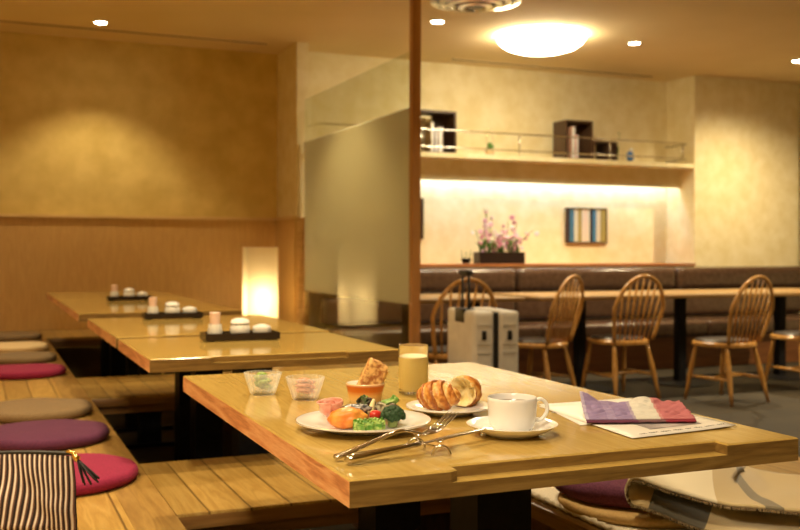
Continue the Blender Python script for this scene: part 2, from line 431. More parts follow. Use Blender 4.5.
# blue figurine, small plant
r = thing('figurine', 'small blue and white ornament beside the low dark box', 'ornament', (5.80, 7.92, 1.912))
bm = bmesh.new(); lathe(bm, [(0, 0), (.05, 0), (.05, .012), (0, .012)], 16); put('stand', bm, 'black', r)
bm = bmesh.new(); blob(bm, (0, 0, .062), (.038, .03, .05), .2, 3, 2); put('body', bm, plain('blue_glaze', (.10, .24, .55), .25), r, True)
bm = bmesh.new(); blob(bm, (.01, -.004, .125), (.022, .02, .022), .1, 3, 4, 2); put('head', bm, 'porcelain', r, True)
r = thing('leaf_ornament', 'dark green leaning leaf ornament against the low dark box', 'ornament', (5.68, 7.92, 1.912))
bm = bmesh.new(); prism(bm, [(-.045, 0), (.05, 0), (.05, .03), (-.045, .03)], 0, .01); put('stand', bm, 'black', r)
bm = bmesh.new(); tube(bm, [(-.03, .015, .01), (-.02, .015, .10), (.0, .015, .17)], [.022, .02, .004], 8, .4); put('leaf', bm, 'green', r, True)
bm = bmesh.new(); tube(bm, [(.0, .015, .16), (.0, .015, .24), (.01, .015, .27), (-.01, .015, .29)], .003, 6); put('stalk', bm, 'green', r, True)
def small_plant():
    r = thing('potted_plant', 'small green plant in a pot with a wire hanger on the shelf', 'plant', (4.25, 7.90, 1.912))
    bm = bmesh.new(); lathe(bm, [(0, 0), (.038, 0), (.045, .055), (.04, .055), (.035, .04), (0, .04)], 20); put('pot', bm, 'beige', r, True, auto=40)
    bm = bmesh.new()
    for i in range(26):
        a = random.random() * 6.28; q = random.random(); blob(bm, (.028 * q * cos(a), .028 * q * sin(a), .065 + .05 * random.random()), (.016, .016, .014), .3, 3, i, 1)
    put('foliage', bm, 'green', r, True)
    bm = bmesh.new(); tube(bm, [(.036 * cos(t) , 0, .10 + .12 * sin(t)) for t in [pi * i / 14 for i in range(15)]], .0025, 6)
    tube(bm, [(.016 * cos(t), 0, .236 + .016 * sin(t)) for t in [2 * pi * i / 14 for i in range(14)]], .0022, 6, closed=True, up=(0, 1, 0)); put('wire_hanger', bm, 'chrome', r, True)
small_plant()
# artworks
def art(x0, x1, z0, z1, label, mat):
    r = thing('wall_art', label, 'artwork', ((x0 + x1) / 2, 8.17, (z0 + z1) / 2))
    w = (x1 - x0) / 2; h = (z1 - z0) / 2
    bm = bmesh.new(); box(bm, -w, w, -.03, 0, -h, -h + .014); box(bm, -w, w, -.03, 0, h - .014, h); box(bm, -w, -w + .014, -.03, 0, -h + .014, h - .014); box(bm, w - .014, w, -.03, 0, -h + .014, h - .014)
    put('frame', bm, 'darkwood', r)
    bm = bmesh.new(); sheet(bm, lambda u, v: (-w + .014 + u * (2 * w - .028), -.024, -h + .014 + v * (2 * h - .028)), 1, 1); 
    box(bm, -w + .014, w - .014, -.023, 0, -h + .014, h - .014)
    put('canvas', bm, mat, r)
sm = stripes_uv('stripe_art', [(0, (.03, .022, .02)), (.06, (.05, .17, .27)), (.17, (.62, .58, .42)), (.27, (.36, .28, .07)), (.37, (.70, .62, .48)), (.42, (.78, .62, .48)), (.52, (.68, .64, .48)), (.58, (.03, .022, .02)), (.66, (.05, .19, .32)), (.75, (.64, .58, .42)), (.86, (.34, .27, .07)), (.93, (.42, .34, .08))])
art(5.22, 5.69, 1.13, 1.475, 'square artwork of blue, ochre and cream vertical stripes on the niche wall', sm)
art(3.28, 3.70, 1.16, 1.53, 'dark framed artwork mostly hidden behind the wooden post', M['darkwood'])
# orchids in planter
r = thing('flower_planter', 'long dark planter of pink orchids on the ledge above the banquette', 'flower planter', (4.36, 7.92, .937))
bm = bmesh.new(); box(bm, -.235, .235, -.06, .06, 0, .105); box(bm, -.222, .222, -.048, .048, .09, .106, 1); put('planter_box', bm, ['tray', 'floorwood'], r)
bm = bmesh.new()
for i in range(46):
    x = random.uniform(-.2, .2); y = random.uniform(-.04, .04); a = random.uniform(-1, 1); L = random.uniform(.08, .16)
    tube(bm, [(x, y, .10), (x + .3 * L * a, y - .01, .10 + L * .7), (x + .8 * L * a, y - .02, .10 + L * .85)], [.006, .016, .002], 5, .3)
put('leaves', bm, 'green', r, True)
pk = [plain('orchid_pink', (.80, .45, .55), .5), plain('orchid_pale', (.88, .72, .74), .5), plain('orchid_rose', (.62, .22, .33), .5)]
def blossom_mesh(s):
    bm = bmesh.new()
    for k in range(5):
        a = 2 * pi * k / 5 + .3; c = (s * .6 * cos(a), 0, s * .6 * sin(a))
        blob(bm, c, (s * .48, s * .16, s * .48), .1, 2, k, 1)
    blob(bm, (0, -s * .25, 0), (s * .22, s * .22, s * .22), 0, 1, 0, 1)
    return bm
for i in range(15):
    x0 = -.20 + .0285 * i; H = random.uniform(.14, .33) if i not in (2, 4) else .40; lx = random.uniform(-.08, .08) + (x0 * .35)
    pts = smoothpath([(x0, 0, .10), (x0 + lx * .3, -.01, .10 + H * .55), (x0 + lx, -.04, .10 + H)], 4)
    bm = bmesh.new(); tube(bm, pts, .003, 5); st = put('stem', bm, 'green', r, True)
    for k in range(6):
        t = .30 + .70 * k / 5; p = pts[int(t * (len(pts) - 1))]
        put('blossom', blossom_mesh(random.uniform(.014, .027)), random.choice(pk), st, True, loc=(p.x + random.uniform(-.045, .045), p.y - .02, p.z + random.uniform(-.04, .03)), rot=(random.uniform(-.4, .4), 0, random.uniform(-.6, .6)))
r = thing('glass_dish', 'small glass dish with a wiry green sprig left of the planter', 'dish', (4.02, 7.92, .937))
bm = bmesh.new(); lathe(bm, [(0, 0), (.03, 0), (.05, .05), (.047, .05), (.028, .005), (0, .005)], 20); put('bowl', bm, 'glass', r, True)
bm = bmesh.new()
for k in range(6):
    a = k * 1.05; tube(bm, smoothpath([(0, 0, .006), (.03 * cos(a), .03 * sin(a), .06), (.06 * cos(a), .05 * sin(a), .09 + .02 * (k % 3))], 4), .0025, 5)
put('sprig', bm, 'green', r, True)

# ------------------------------------------------------------------ ceiling lamps
WARM = (1, .79, .47)
dl_e = emit('downlight_glow', (1, .86, .62), 30)
def downlight_proto():
    r = thing('downlight', 'x', 'ceiling light', (0, 0, CZ))
    bm = bmesh.new(); lathe(bm, [(.058, 0), (.058, -.006), (.046, -.008), (.046, 0)], 28); put('trim_ring', bm, 'porcelain', r, True, auto=40)
    bm = bmesh.new(); lathe(bm, [(0, -.004), (.046, -.004)], 28); put('lamp_disc', bm, dl_e, r)
    return r
dl = downlight_proto(); used = [0]
def spot(x, y, e, size=100, blend=.6, col=WARM, r=.05):
    L = bpy.data.lights.new('ceiling_spot', 'SPOT'); L.energy = e; L.color = col; L.spot_size = radians(size); L.spot_blend = blend; L.shadow_soft_size = r
    o = bpy.data.objects.new('ceiling_spot', L); COL.objects.link(o); o.location = (x, y, CZ - .03)
def downlight(x, y, label, e, size=100, blend=.6, **k):
    if used[0] == 0: dl.location = (x, y, CZ); dl['label'] = label; used[0] = 1
    else: dup(dl, (x, y, CZ), 0, label)
    spot(x, y, e, size, blend, **k)
downlight(.83, 7.74, 'round recessed downlight over the far end of the long table row', 42, 104, .5)
downlight(3.15, 6.69, 'recessed downlight just right of the wooden post', 140)
downlight(4.97, 6.73, 'recessed downlight right of the big round ceiling lamp', 180)
downlight(6.78, 6.77, 'recessed downlight at the right edge of the ceiling', 170, 150, 1)
for (x, y, e) in ((.83, 5.6, 60), (.83, 3.75, 75), (.95, 2.75, 110), (-.35, 4.6, 60), (-.35, 6.6, 45), (-.55, 2.3, 115)):  # added unseen spots without fixtures, brightening the tables and left bench
    spot(x, y, e, 110, .8, r=.08)
for (x, y, e) in ((3.2, 4.2, 45), (5.0, 4.4, 80), (6.9, 4.6, 320)):  # added spots out of view, no fittings, to brighten the right side and column
    spot(x, y, e, 120, .7)
r = thing('ceiling_lamp', 'big glowing round dome lamp on the ceiling', 'ceiling light', (4.12, 6.80, CZ))
bm = bmesh.new(); lathe(bm, [(0, 0), (.30, 0), (.30, -.03), (0, -.03)], 48); put('base_ring', bm, 'porcelain', r, True, auto=40)
bm = bmesh.new(); lathe(bm, [(.345, -.02), (.35, -.035), (.33, -.065), (.28, -.10), (.20, -.125), (.10, -.137), (0, -.14)], 48); put('glass_dome', bm, emit('dome_glow', (1, .89, .64), 22), r, True)
r = thing('air_diffuser', 'round chrome ceiling air diffuser at the top of the view', 'air vent', (3.11, 6.0, CZ))
for k, (ro, z) in enumerate(((.31, -.02), (.25, -.035), (.19, -.048), (.12, -.06))):
    bm = bmesh.new(); lathe(bm, [(ro, z + .014), (ro, z), (ro - .03, z - .006), (ro - .045, z + .014)], 48); put('ring', bm, 'chrome', r, True, auto=50)
bm = bmesh.new(); lathe(bm, [(0, 0), (.28, 0), (.28, -.01), (.05, -.012), (.05, -.06), (0, -.06)], 32); put('core', bm, 'darkpad', r)
# fill from the near end of the room: added unseen disk light overhead
L = bpy.data.lights.new('front_fill', 'AREA'); L.shape = 'DISK'; L.size = .7; L.energy = 55; L.color = (1, .83, .58)
o = bpy.data.objects.new('front_fill', L); COL.objects.link(o); o.location = (-.3, .1, CZ - .05)
L = bpy.data.lights.new('table_lamp_glow', 'POINT')
# paper lamp
r = thing('paper_lamp', 'glowing square paper lamp standing on the bench by the glass partition', 'lamp', (2.05, 7.66, .41), radians(-4))
def pl(nt_name):
    m, nt, b = mk(nt_name)
    tc = nt.nodes.new('ShaderNodeTexCoord'); 
    vm = nt.nodes.new('ShaderNodeVectorMath'); vm.operation = 'DISTANCE'; nt.links.new(tc.outputs['Object'], vm.inputs[0]); vm.inputs[1].default_value = (0, 0, .27)
    b.inputs['Base Color'].default_value = (.9, .8, .55, 1); b.inputs['Emission Strength'].default_value = 1.0
    b.inputs['Emission Color'].default_value = (1, .72, .34, 1)
    b.inputs['Transmission Weight'].default_value = 0
    return m
m, nt, b = mk('lamp_paper'); nt.nodes.remove(b)
tl = nt.nodes.new('ShaderNodeBsdfTranslucent'); tl.inputs[0].default_value = (.95, .84, .56, 1); df = nt.nodes.new('ShaderNodeBsdfDiffuse'); df.inputs[0].default_value = (.8, .7, .5, 1)
ms = nt.nodes.new('ShaderNodeMixShader'); ms.inputs[0].default_value = .25; nt.links.new(tl.outputs[0], ms.inputs[1]); nt.links.new(df.outputs[0], ms.inputs[2]); nt.links.new(ms.outputs[0], nt.nodes['Material Output'].inputs['Surface'])
M['paper_shade'] = m
bm = bmesh.new()
for i in range(4):
    x0, y0 = ((-.12, -.12), (.12, -.12), (.12, .12), (-.12, .12))[i]; x1, y1 = ((.12, -.12), (.12, .12), (-.12, .12), (-.12, -.12))[i]
    vs = [bm.verts.new(p) for p in ((x0, y0, .03), (x1, y1, .03), (x1, y1, .67), (x0, y0, .67))]; bm.faces.new(vs)
put('lamp_shade', bm, 'paper_shade', r)
o = put('lamp_base', B(-.11, .11, -.11, .11, 0, .03), 'darkwood', r)
bm = bmesh.new(); blob(bm, (0, 0, .30), (.035, .035, .045), 0, 1, 0, 2); tube(bm, [(0, 0, .03), (0, 0, .26)], .012, 8); put('bulb', bm, emit('bulb', (1, .76, .42), 38), r, True)

# ------------------------------------------------------------------ seating platforms
def platform(name, label, x0, x1, y0, y1, z=.41, side='l'):
    r = thing(name, label, 'bench', (0, 0, 0))
    if side == 'l':
        put('seat_top', B(x0, x1 - .11, y0, y1, z - .035, z), 'bench', r)
        put('edge_board', B(x1 - .11, x1, y0, y1, z - .035, z + .001), M['edgeY'], r)
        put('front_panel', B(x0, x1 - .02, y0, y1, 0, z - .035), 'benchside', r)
    else:
        put('seat_top', B(x0 + .11, x1, y0, y1, z - .035, z), 'bench', r)
        put('edge_board', B(x0, x0 + .11, y0, y1, z - .035, z + .001), M['edgeY2'], r)
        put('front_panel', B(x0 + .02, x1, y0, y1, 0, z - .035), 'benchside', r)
M['edgeY'] = wood('edge_board', (.24, .13, .03), (.31, .175, .042), (.38, .23, .062), 'Y', .38, 3)
M['edgeY2'] = M['edgeY']
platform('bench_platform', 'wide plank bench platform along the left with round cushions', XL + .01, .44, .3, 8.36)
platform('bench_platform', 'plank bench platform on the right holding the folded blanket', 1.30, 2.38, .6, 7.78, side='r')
def cross(y0, y1, label):
    r = thing('cross_bench', label, 'bench', (0, 0, 0))
    bm = bmesh.new()
    g = sheet(bm, lambda u, v: (.442 + u * .856, (y0 + .05) + v * (y1 - y0 - .05), .41), 1, 1)
    bm.free()
    put('seat_top', B(.442, 1.298, y0 + .05, y1, .375, .41), 'bench', r)
    # worn front lip with a slightly wavy edge
    bm = bmesh.new(); N = 40
    lo = []; 
    prof = lambda x: y0 + .006 * noise.noise(Vector((x * 9, y0, 0))) + .003 * noise.noise(Vector((x * 30, y0, 0)))
    vs = []
    for i in range(N + 1):
        x = .442 + .856 * i / N; p = prof(x)
        vs.append([bm.verts.new(q) for q in ((x, p + .003, .372), (x, p, .405), (x, p + .004, .411), (x, y0 + .05, .411), (x, y0 + .05, .372))])
    for a, b in zip(vs, vs[1:]):
        for k in range(5): bm.faces.new((a[k], b[k], b[(k + 1) % 5], a[(k + 1) % 5])).material_index = 1 if k in (1, 2) else 0
    bm.faces.new(list(reversed(vs[0]))); bm.faces.new(vs[-1]); bmesh.ops.recalc_face_normals(bm, faces=bm.faces)
    put('front_lip', bm, ['benchedge', 'bench'], r, True, auto=50)
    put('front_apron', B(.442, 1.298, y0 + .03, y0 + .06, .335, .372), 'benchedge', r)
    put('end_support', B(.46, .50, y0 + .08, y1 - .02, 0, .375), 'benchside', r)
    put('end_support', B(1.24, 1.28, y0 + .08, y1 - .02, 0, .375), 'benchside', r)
cross(2.42, 3.05, 'low plank cross bench behind the nearest table')
cross(4.45, 5.20, 'middle plank cross bench behind the third table')
cross(7.62, 8.36, 'far plank cross bench against the wood panelled wall')

# ------------------------------------------------------------------ dining tables (left row)
def table(label, x0, x1, y0, y1, z=.745, posts=(), t=.039, notch=None, mat='table'):
    cx, cy = (x0 + x1) / 2, (y0 + y1) / 2
    r = thing('dining_table', label, 'table', (cx, cy, 0), 0, 'low oak tables in a row')
    X0, X1, Y0, Y1 = x0 - cx, x1 - cx, y0 - cy, y1 - cy
    bm = bmesh.new()
    zm = z - t * .46
    prism(bm, [(X0, Y0), (X1, Y0), (X1, Y1), (X0, Y1)], z - t, zm, 0, 0, 1)
    if notch:
        a, b, dp = notch[0] - cx, notch[1] - cx, notch[2]
        poly = [(X0, Y0), (a, Y0), (a + .012, Y0 + .006), (a + .012, Y0 + dp), (b, Y0 + dp), (b, Y0), (X1, Y0), (X1, Y1), (X0, Y1)]
    else: poly = [(X0, Y0), (X1, Y0), (X1, Y1), (X0, Y1)]
    prism(bm, poly, zm, z, .0025, 0, 1)
    bm.normal_update()
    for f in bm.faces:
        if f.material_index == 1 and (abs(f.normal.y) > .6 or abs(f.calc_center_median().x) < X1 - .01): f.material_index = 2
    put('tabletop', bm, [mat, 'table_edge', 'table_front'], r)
    for p in posts:
        bm = bmesh.new(); box(bm, -.055, .055, p - cy - .055, p - cy + .055, .02, z - t); put('post', bm, 'blackpost', r)
        put('foot', B(-.2, .2, p - cy - .08, p - cy + .08, 0, .02), 'blackpost', r)
    return r
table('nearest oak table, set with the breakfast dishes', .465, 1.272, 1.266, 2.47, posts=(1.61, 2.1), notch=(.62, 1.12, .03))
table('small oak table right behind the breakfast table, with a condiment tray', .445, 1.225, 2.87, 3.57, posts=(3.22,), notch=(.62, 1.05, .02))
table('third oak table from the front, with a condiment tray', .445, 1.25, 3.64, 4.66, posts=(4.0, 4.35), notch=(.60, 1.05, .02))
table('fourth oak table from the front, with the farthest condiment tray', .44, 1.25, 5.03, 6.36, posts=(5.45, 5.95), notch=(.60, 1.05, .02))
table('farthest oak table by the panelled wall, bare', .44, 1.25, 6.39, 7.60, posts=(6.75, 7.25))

# ------------------------------------------------------------------ cushions
def cushion(x, y, mat, label, z=.412, r0=.212, t=.038, name='floor_cushion', sx=1, seed=0, grp='round floor cushions'):
    bm = bmesh.new(); prof = []
    n = 10
    for k in range(n + 1):
        a = -pi / 2 + pi * k / n; prof.append((r0 - t * .5 + t * .5 * cos(a) if k not in (0, n) else r0 - t * .5, t / 2 + t / 2 * sin(a)))
    prof = [(0, 0), (r0 * .5, 0)] + prof + [(r0 * .7, t * 1.08), (r0 * .35, t * 1.12), (0, t * 1.12)]
    lathe(bm, prof, 56)
    for v in bm.verts:
        if v.co.z > t * .3: v.co.z += .005 * noise.noise(Vector((v.co.x * 9 + seed, v.co.y * 9, 0)))
        v.co.x *= sx + .02 * noise.noise(Vector((v.co.y * 6, seed, 0)))
    o = put(name, bm, mat, None, True, loc=(x, y, z)); tag(o, label, 'cushion', grp)
    return o
for (x, y, mt, lb) in ((.205, 2.90, 'magenta', 'bright magenta round cushion behind the striped pouch'),
                       (.20, 3.54, 'violet', 'deep purple round cushion on the left bench'),
                       (.20, 4.10, 'taupe', 'taupe round cushion just behind the deep purple one'),
                       (.20, 5.42, 'magenta', 'magenta round cushion farther back on the left bench'),
                       (.20, 6.10, 'taupe', 'taupe round cushion behind the far magenta one'),
                       (.20, 6.77, 'beige', 'pale beige round cushion near the far end of the left bench'),
                       (.20, 7.6, 'taupe', 'farthest greyish taupe round cushion on the left bench')):
    cushion(x, y, mt, lb, seed=y)
# right bench: mat, tan pad, purple cushion
bm = bmesh.new(); box(bm, 1.335, 1.86, 1.35, 2.75, .412, .420, bev=.002)
mat_ = thing('woven_mat', 'cream woven mat with a twisted edge lying on the right bench', 'mat')
put('mat_body', bm, 'cream', mat_)
bm = bmesh.new(); pts = []
for i in range(120):
    y = 1.35 + 1.4 * i / 119; pts.append((1.330 + .002 * sin(i * 2.1), y, .4215 + .002 * cos(i * 2.1)))
tube(bm, pts, [.0065 + .0022 * sin(i * 2.1) for i in range(120)], 8); put('twisted_edge', bm, 'cream', mat_, True)
cushion(1.535, 2.03, 'tan', 'thin tan round pad under the purple cushion on the right bench', z=.421, r0=.215, t=.022, name='seat_pad')
cushion(1.540, 2.085, 'purple', 'plum purple round cushion on the right bench beside the blanket', z=.447, r0=.21, t=.05, seed=4)
# blanket: folded at its left, lower layer reaches further to the front
def blanket():
    S = Vector((.72, -.69, 0)).normalized()       # along the hem, towards the right
    F = Vector((-.69, -.72, 0)).normalized()      # front
    O = Vector((1.405, 1.895, 0))
    Wd = .58; hgt = .034
    def f(u, v):
        # u 0..0.46 lower layer right->left, .46...54 fold, .54..1 upper layer left->right
        if u < .46: s = Wd * (1 - u / .46); z = 0; lay = 0
        elif u < .54:
            a = (u - .46) / .08 * pi; s = -.016 * sin(a); lay = (u - .46) / .08; z = hgt * (1 - cos(a)) / 2
        else: s = Wd * (u - .54) / .46; z = hgt; lay = 1
        fr = (.035 + .13 * min(s, .3)) * (1 - lay) + (.0 + .010 * sin(s * 22)) * lay
        w = -.40 + (fr + .40) * v
        p = O + S * (s + .05 * (1 - v) * (1 if s < .2 else .4)) + F * w
        d = (Vector((p.x, p.y)) - Vector((1.54, 2.085))).length
        k = max(0, min(1, (d - .17) / .17)); k = k * k * (3 - 2 * k)
        base = .507 - .062 * k
        z += .005 * sin(s * 16 + 1.0 + lay * .7 + w * 5) + .004 * noise.noise(Vector((s * 8, w * 8, lay))) + .006 * lay * sin(w * 14 + s * 7)
        p.z = max(.430 + (.0 if lay < .5 else .022), base + z)
        return p
    bm = bmesh.new(); sheet(bm, f, 110, 40, .007)
    uvl = bm.loops.layers.uv.active
    for fc in bm.faces:
        for l in fc.loops:
            q = l[uvl].uv
            if q.x > .6: l[uvl].uv = (q.x + .16 * (1 - q.y) * min(1, (q.x - .6) / .1), q.y)
    grey = (.085, .078, .06); tan = (.56, .44, .23); cr = (.78, .70, .50)
    m = stripes_uv('plaid_blanket', [(0, tan), (.335, grey), (.432, tan), (.52, cr), (.68, tan), (.765, (.20, .17, .11)), (.795, tan)], .95)
    nt = m.node_tree; b = nt.nodes['Principled BSDF']; b.inputs['Sheen Weight'].default_value = .4
    r = thing('blanket', 'folded cream wool blanket with charcoal bands on the right bench', 'blanket')
    put('wool', bm, m, r, True)
    # fuzzy hem
    bm = bmesh.new(); rnd = random.Random(3)
    for side in range(330):
        u = side / 329; p = f(u, 1.0)
        d = F * .010 + Vector((0, 0, -.004)) + S * rnd.uniform(-.004, .004)
        tube(bm, [p - F * .002, p + d * .6, p + d], [.0022, .0018, .0008], 4)
    put('hem', bm, noisy('hem_wool', (.12, .075, .03), (.24, .17, .08), 100, .95), r, True)
blanket()

# ------------------------------------------------------------------ striped pouch
def pouch():
    f = Vector((.392, .92, 0)); rt = Vector((.92, -.392, 0)); O = rt * (-.690) + f * 2.08   # right end of the pouch
    r = thing('pouch', 'black and cream striped fabric pouch with a zip on the left bench', 'pouch', (O.x, O.y, .413), math.atan2(rt.y, rt.x))
    W = .36; Hh = .213
    m = stripes_uv('ticking', [(0, (.020, .012, .010)), (.22, (.42, .24, .16)), (.30, (.80, .72, .60)), (.58, (.42, .24, .16)), (.68, (.020, .012, .010)), (.76, (.18, .09, .06)), (.84, (.020, .012, .010))], .9, 'X', 34)
    def prof(u, v, s):
        # u across (0 left..1 right), v up; s=-1 front, +1 back
        x = -W + W * u
        bul = sin(pi * min(max(u, 0), 1)) ** .4 * (.050 * (1 - v) ** .75 + .012 * sin(pi * v) + .004)
        y = s * bul
        if s < 0:
            y += .008 * noise.noise(Vector((u * 9, v * 5, 0))) * sin(pi * v) + .016 * math.exp(-((v - .27 - .04 * (1 - u)) / .022) ** 2) * sin(pi * min(1, u + .02))
            y += .010 * math.exp(-((u - .62 - .30 * (1 - v)) / .05) ** 2) * sin(pi * v)
        x += .012 * sin(pi * v) * (u - .4) + .003 * (noise.noise(Vector((v * 3, u * 2, 3)))) * sin(pi * v) + .012 * math.exp(-((u - .66 - .25 * (1 - v)) / .14) ** 2) * sin(pi * v)
        z = Hh * v * (1 - .012 * sin(pi * u * 2) - .018 * u ** 4) 
        return (x, y, z)
    for s, nm in ((-1, 'front_panel'), (1, 'back_panel')):
        bm = bmesh.new(); sheet(bm, lambda u, v: prof(u, v, s), 60, 36); 
        put(nm, bm, m, r, True)
    bm = bmesh.new(); sheet(bm, lambda u, v: (-W + W * u, (2 * v - 1) * (sin(pi * u) ** .4 * .054) , 0.0005), 30, 4); put('base_panel', bm, m, r)
    bm = bmesh.new(); pts = [(-W + W * i / 30, 0, Hh * (1 - .012 * sin(pi * i / 15)) + .002) for i in range(31)]
    tube(bm, pts, .0055, 8, .8); z_ = put('zipper', bm, 'blackleather', r, True)
    bm = bmesh.new(); tube(bm, [(-.018, 0, Hh + .003), (-.008, -.002, Hh + .007), (.002, -.004, Hh + .004), (.008, -.008, Hh)], [.003, .0045, .0045, .003], 8); put('zipper_slider', bm, 'brass', r, True)
    t = put('tassel_cap', (lambda b_: (tube(b_, [(.004, -.012, Hh + .002), (.015, -.014, Hh - .008)], [.0055, .0075], 12), b_)[1])(bmesh.new()), 'brass', r, True)
    bm = bmesh.new()
    for k in range(9):
        a = k * .7; dx = .036 + .010 * cos(a) - (.018 if k in (0, 3, 6) else 0); dz = -.046 + .006 * sin(a * 1.7) - (.006 if k in (0, 3, 6) else 0)
        tube(bm, smoothpath([(.015, -.014, Hh - .008), (.015 + dx * .5, -.015 + .004 * sin(a), Hh - .008 + dz * .5), (.015 + dx, -.014 + .006 * sin(a), Hh - .008 + dz)], 3), [.003, .0038, .004, .0042, .0042, .0042, .0038], 5, .5)
    put('tassel', bm, 'blackleather', r, True)
pouch()

# ------------------------------------------------------------------ condiment trays
def jar_thing(name, label, loc, parts, grp):
    r = thing(name, label, 'condiment jar', loc, 0, grp)
    for nm, prof, mt in parts:
        bm = bmesh.new(); lathe(bm, prof, 24); put(nm, bm, mt, r, True, auto=50)
    return r
TR = None; J = {}
for (x, y, w) in ((.832, 3.375, 'second'), (.805, 4.54, 'third'), (.84, 6.22, 'fourth')):
    wd = {'second': 'small second table', 'third': 'third table', 'fourth': 'fourth table'}[w]
    lbl = 'black lacquer tray of condiments on the ' + wd
    if TR is None:
        TR = thing('condiment_tray', lbl, 'tray', (x, y, .745), 0, 'condiment trays')
        put('tray_base', B(-.13, .13, -.05, .05, .004, .012), 'tray', TR)
        bm = bmesh.new(); box(bm, -.13, .13, -.05, -.044, .012, .028); box(bm, -.13, .13, .044, .05, .012, .028); box(bm, -.13, -.124, -.044, .044, .012, .028); box(bm, .124, .13, -.044, .044, .012, .028); put('tray_rim', bm, 'tray', TR)
        for sx in (-1, 1): put('tray_foot', B(sx * .11 - .012, sx * .11 + .012, -.045, .045, 0, .004), 'tray', TR)
    else: dup(TR, (x, y, .745), 0, lbl)
    z = .7575
    L = [('toothpick_holder', 'white holder of pink toothpicks on the tray of the ' + wd, -.088, [('cup', [(0, 0), (.022, 0), (.026, .02), (.022, .045), (.019, .045), (.019, .01), (0, .01)], 'whitejar'), ('toothpicks', [(0, .011), (.014, .011), (.019, .085), (0, .087)], 'pinkpaper')], 'toothpick holders'),
         ('seasoning_jar', 'patterned lidded jar in the middle of the tray on the ' + wd, 0, [('jar_body', [(0, 0), (.028, 0), (.035, .018), (.034, .036), (.027, .044), (0, .044)], 'whitejar'), ('lid', [(.031, .0445), (.034, .047), (.030, .058), (.015, .064), (0, .065)], 'porcelain')], 'lidded seasoning jars'),
         ('sugar_bowl', 'low lidded white bowl at the right of the tray on the ' + wd, .078, [('bowl', [(0, 0), (.026, 0), (.034, .016), (.033, .026), (0, .026)], 'whitejar'), ('lid', [(.034, .0265), (.032, .034), (.012, .041), (0, .042)], 'porcelain')], 'low lidded bowls')]
    for nm, lb, dx, parts, g in L:
        if nm in J: dup(J[nm], (x + dx, y, z), 0, lb, g)
        else: J[nm] = jar_thing(nm, lb, (x + dx, y, z), parts, g)

# ------------------------------------------------------------------ right dining side
bq = thing('banquette', 'long brown leather banquette below the niche wall', 'sofa', (0, 0, 0))
put('base', B(2.55, 9.1, 7.20, 7.72, 0, .28), 'cabwood', bq)
segs = (2.55, 4.33, 6.06, 7.79, 9.1)
for a, b in zip(segs, segs[1:]):
    o = put('seat_cushion', B(a + .006, b - .006, 7.10, 7.60, .285, .43, bev=.035), 'leather', bq, True)
    o = put('lower_back', B(a + .006, b - .006, 7.54, 7.70, .44, .67, bev=.05), 'leather', bq, True)
    o = put('upper_back', B(a + .006, b - .006, 7.52, 7.715, .68, .905, bev=.07), 'leather', bq, True)
def rtable(x0, x1, label, poles, first=[None]):
    cx = (x0 + x1) / 2
    r = thing('cafe_table', label, 'table', (cx, 6.38, 0), 0, 'tables along the banquette')
    bm = bmesh.new(); box(bm, x0 - cx, x1 - cx, -.37, .37, .70, .73, bev=.010); put('tabletop', bm, 'cafetop', r, True, auto=40)
    for p in poles:
        put('pole', B(p - cx - .035, p - cx + .035, -.035, .035, .02, .69), 'blackpost', r)
        bm = bmesh.new(); lathe(bm, [(0, 0), (.25, 0), (.25, .008), (.05, .022), (0, .022)], 32, (p - cx, 0, 0)); put('base_plate', bm, 'blackpost', r, True, auto=40)
rtable(2.55, 3.52, 'pale wood table behind the suitcase', (2.78, 3.3))
rtable(3.64, 4.70, 'pale wood table on a black pole left of the middle of the banquette', (4.21,))
rtable(4.705, 5.66, 'pale wood table on a black pole between the two right chairs', (5.16,))
rtable(5.665, 6.70, 'pale wood table cut by the right edge of the view', (6.2,))

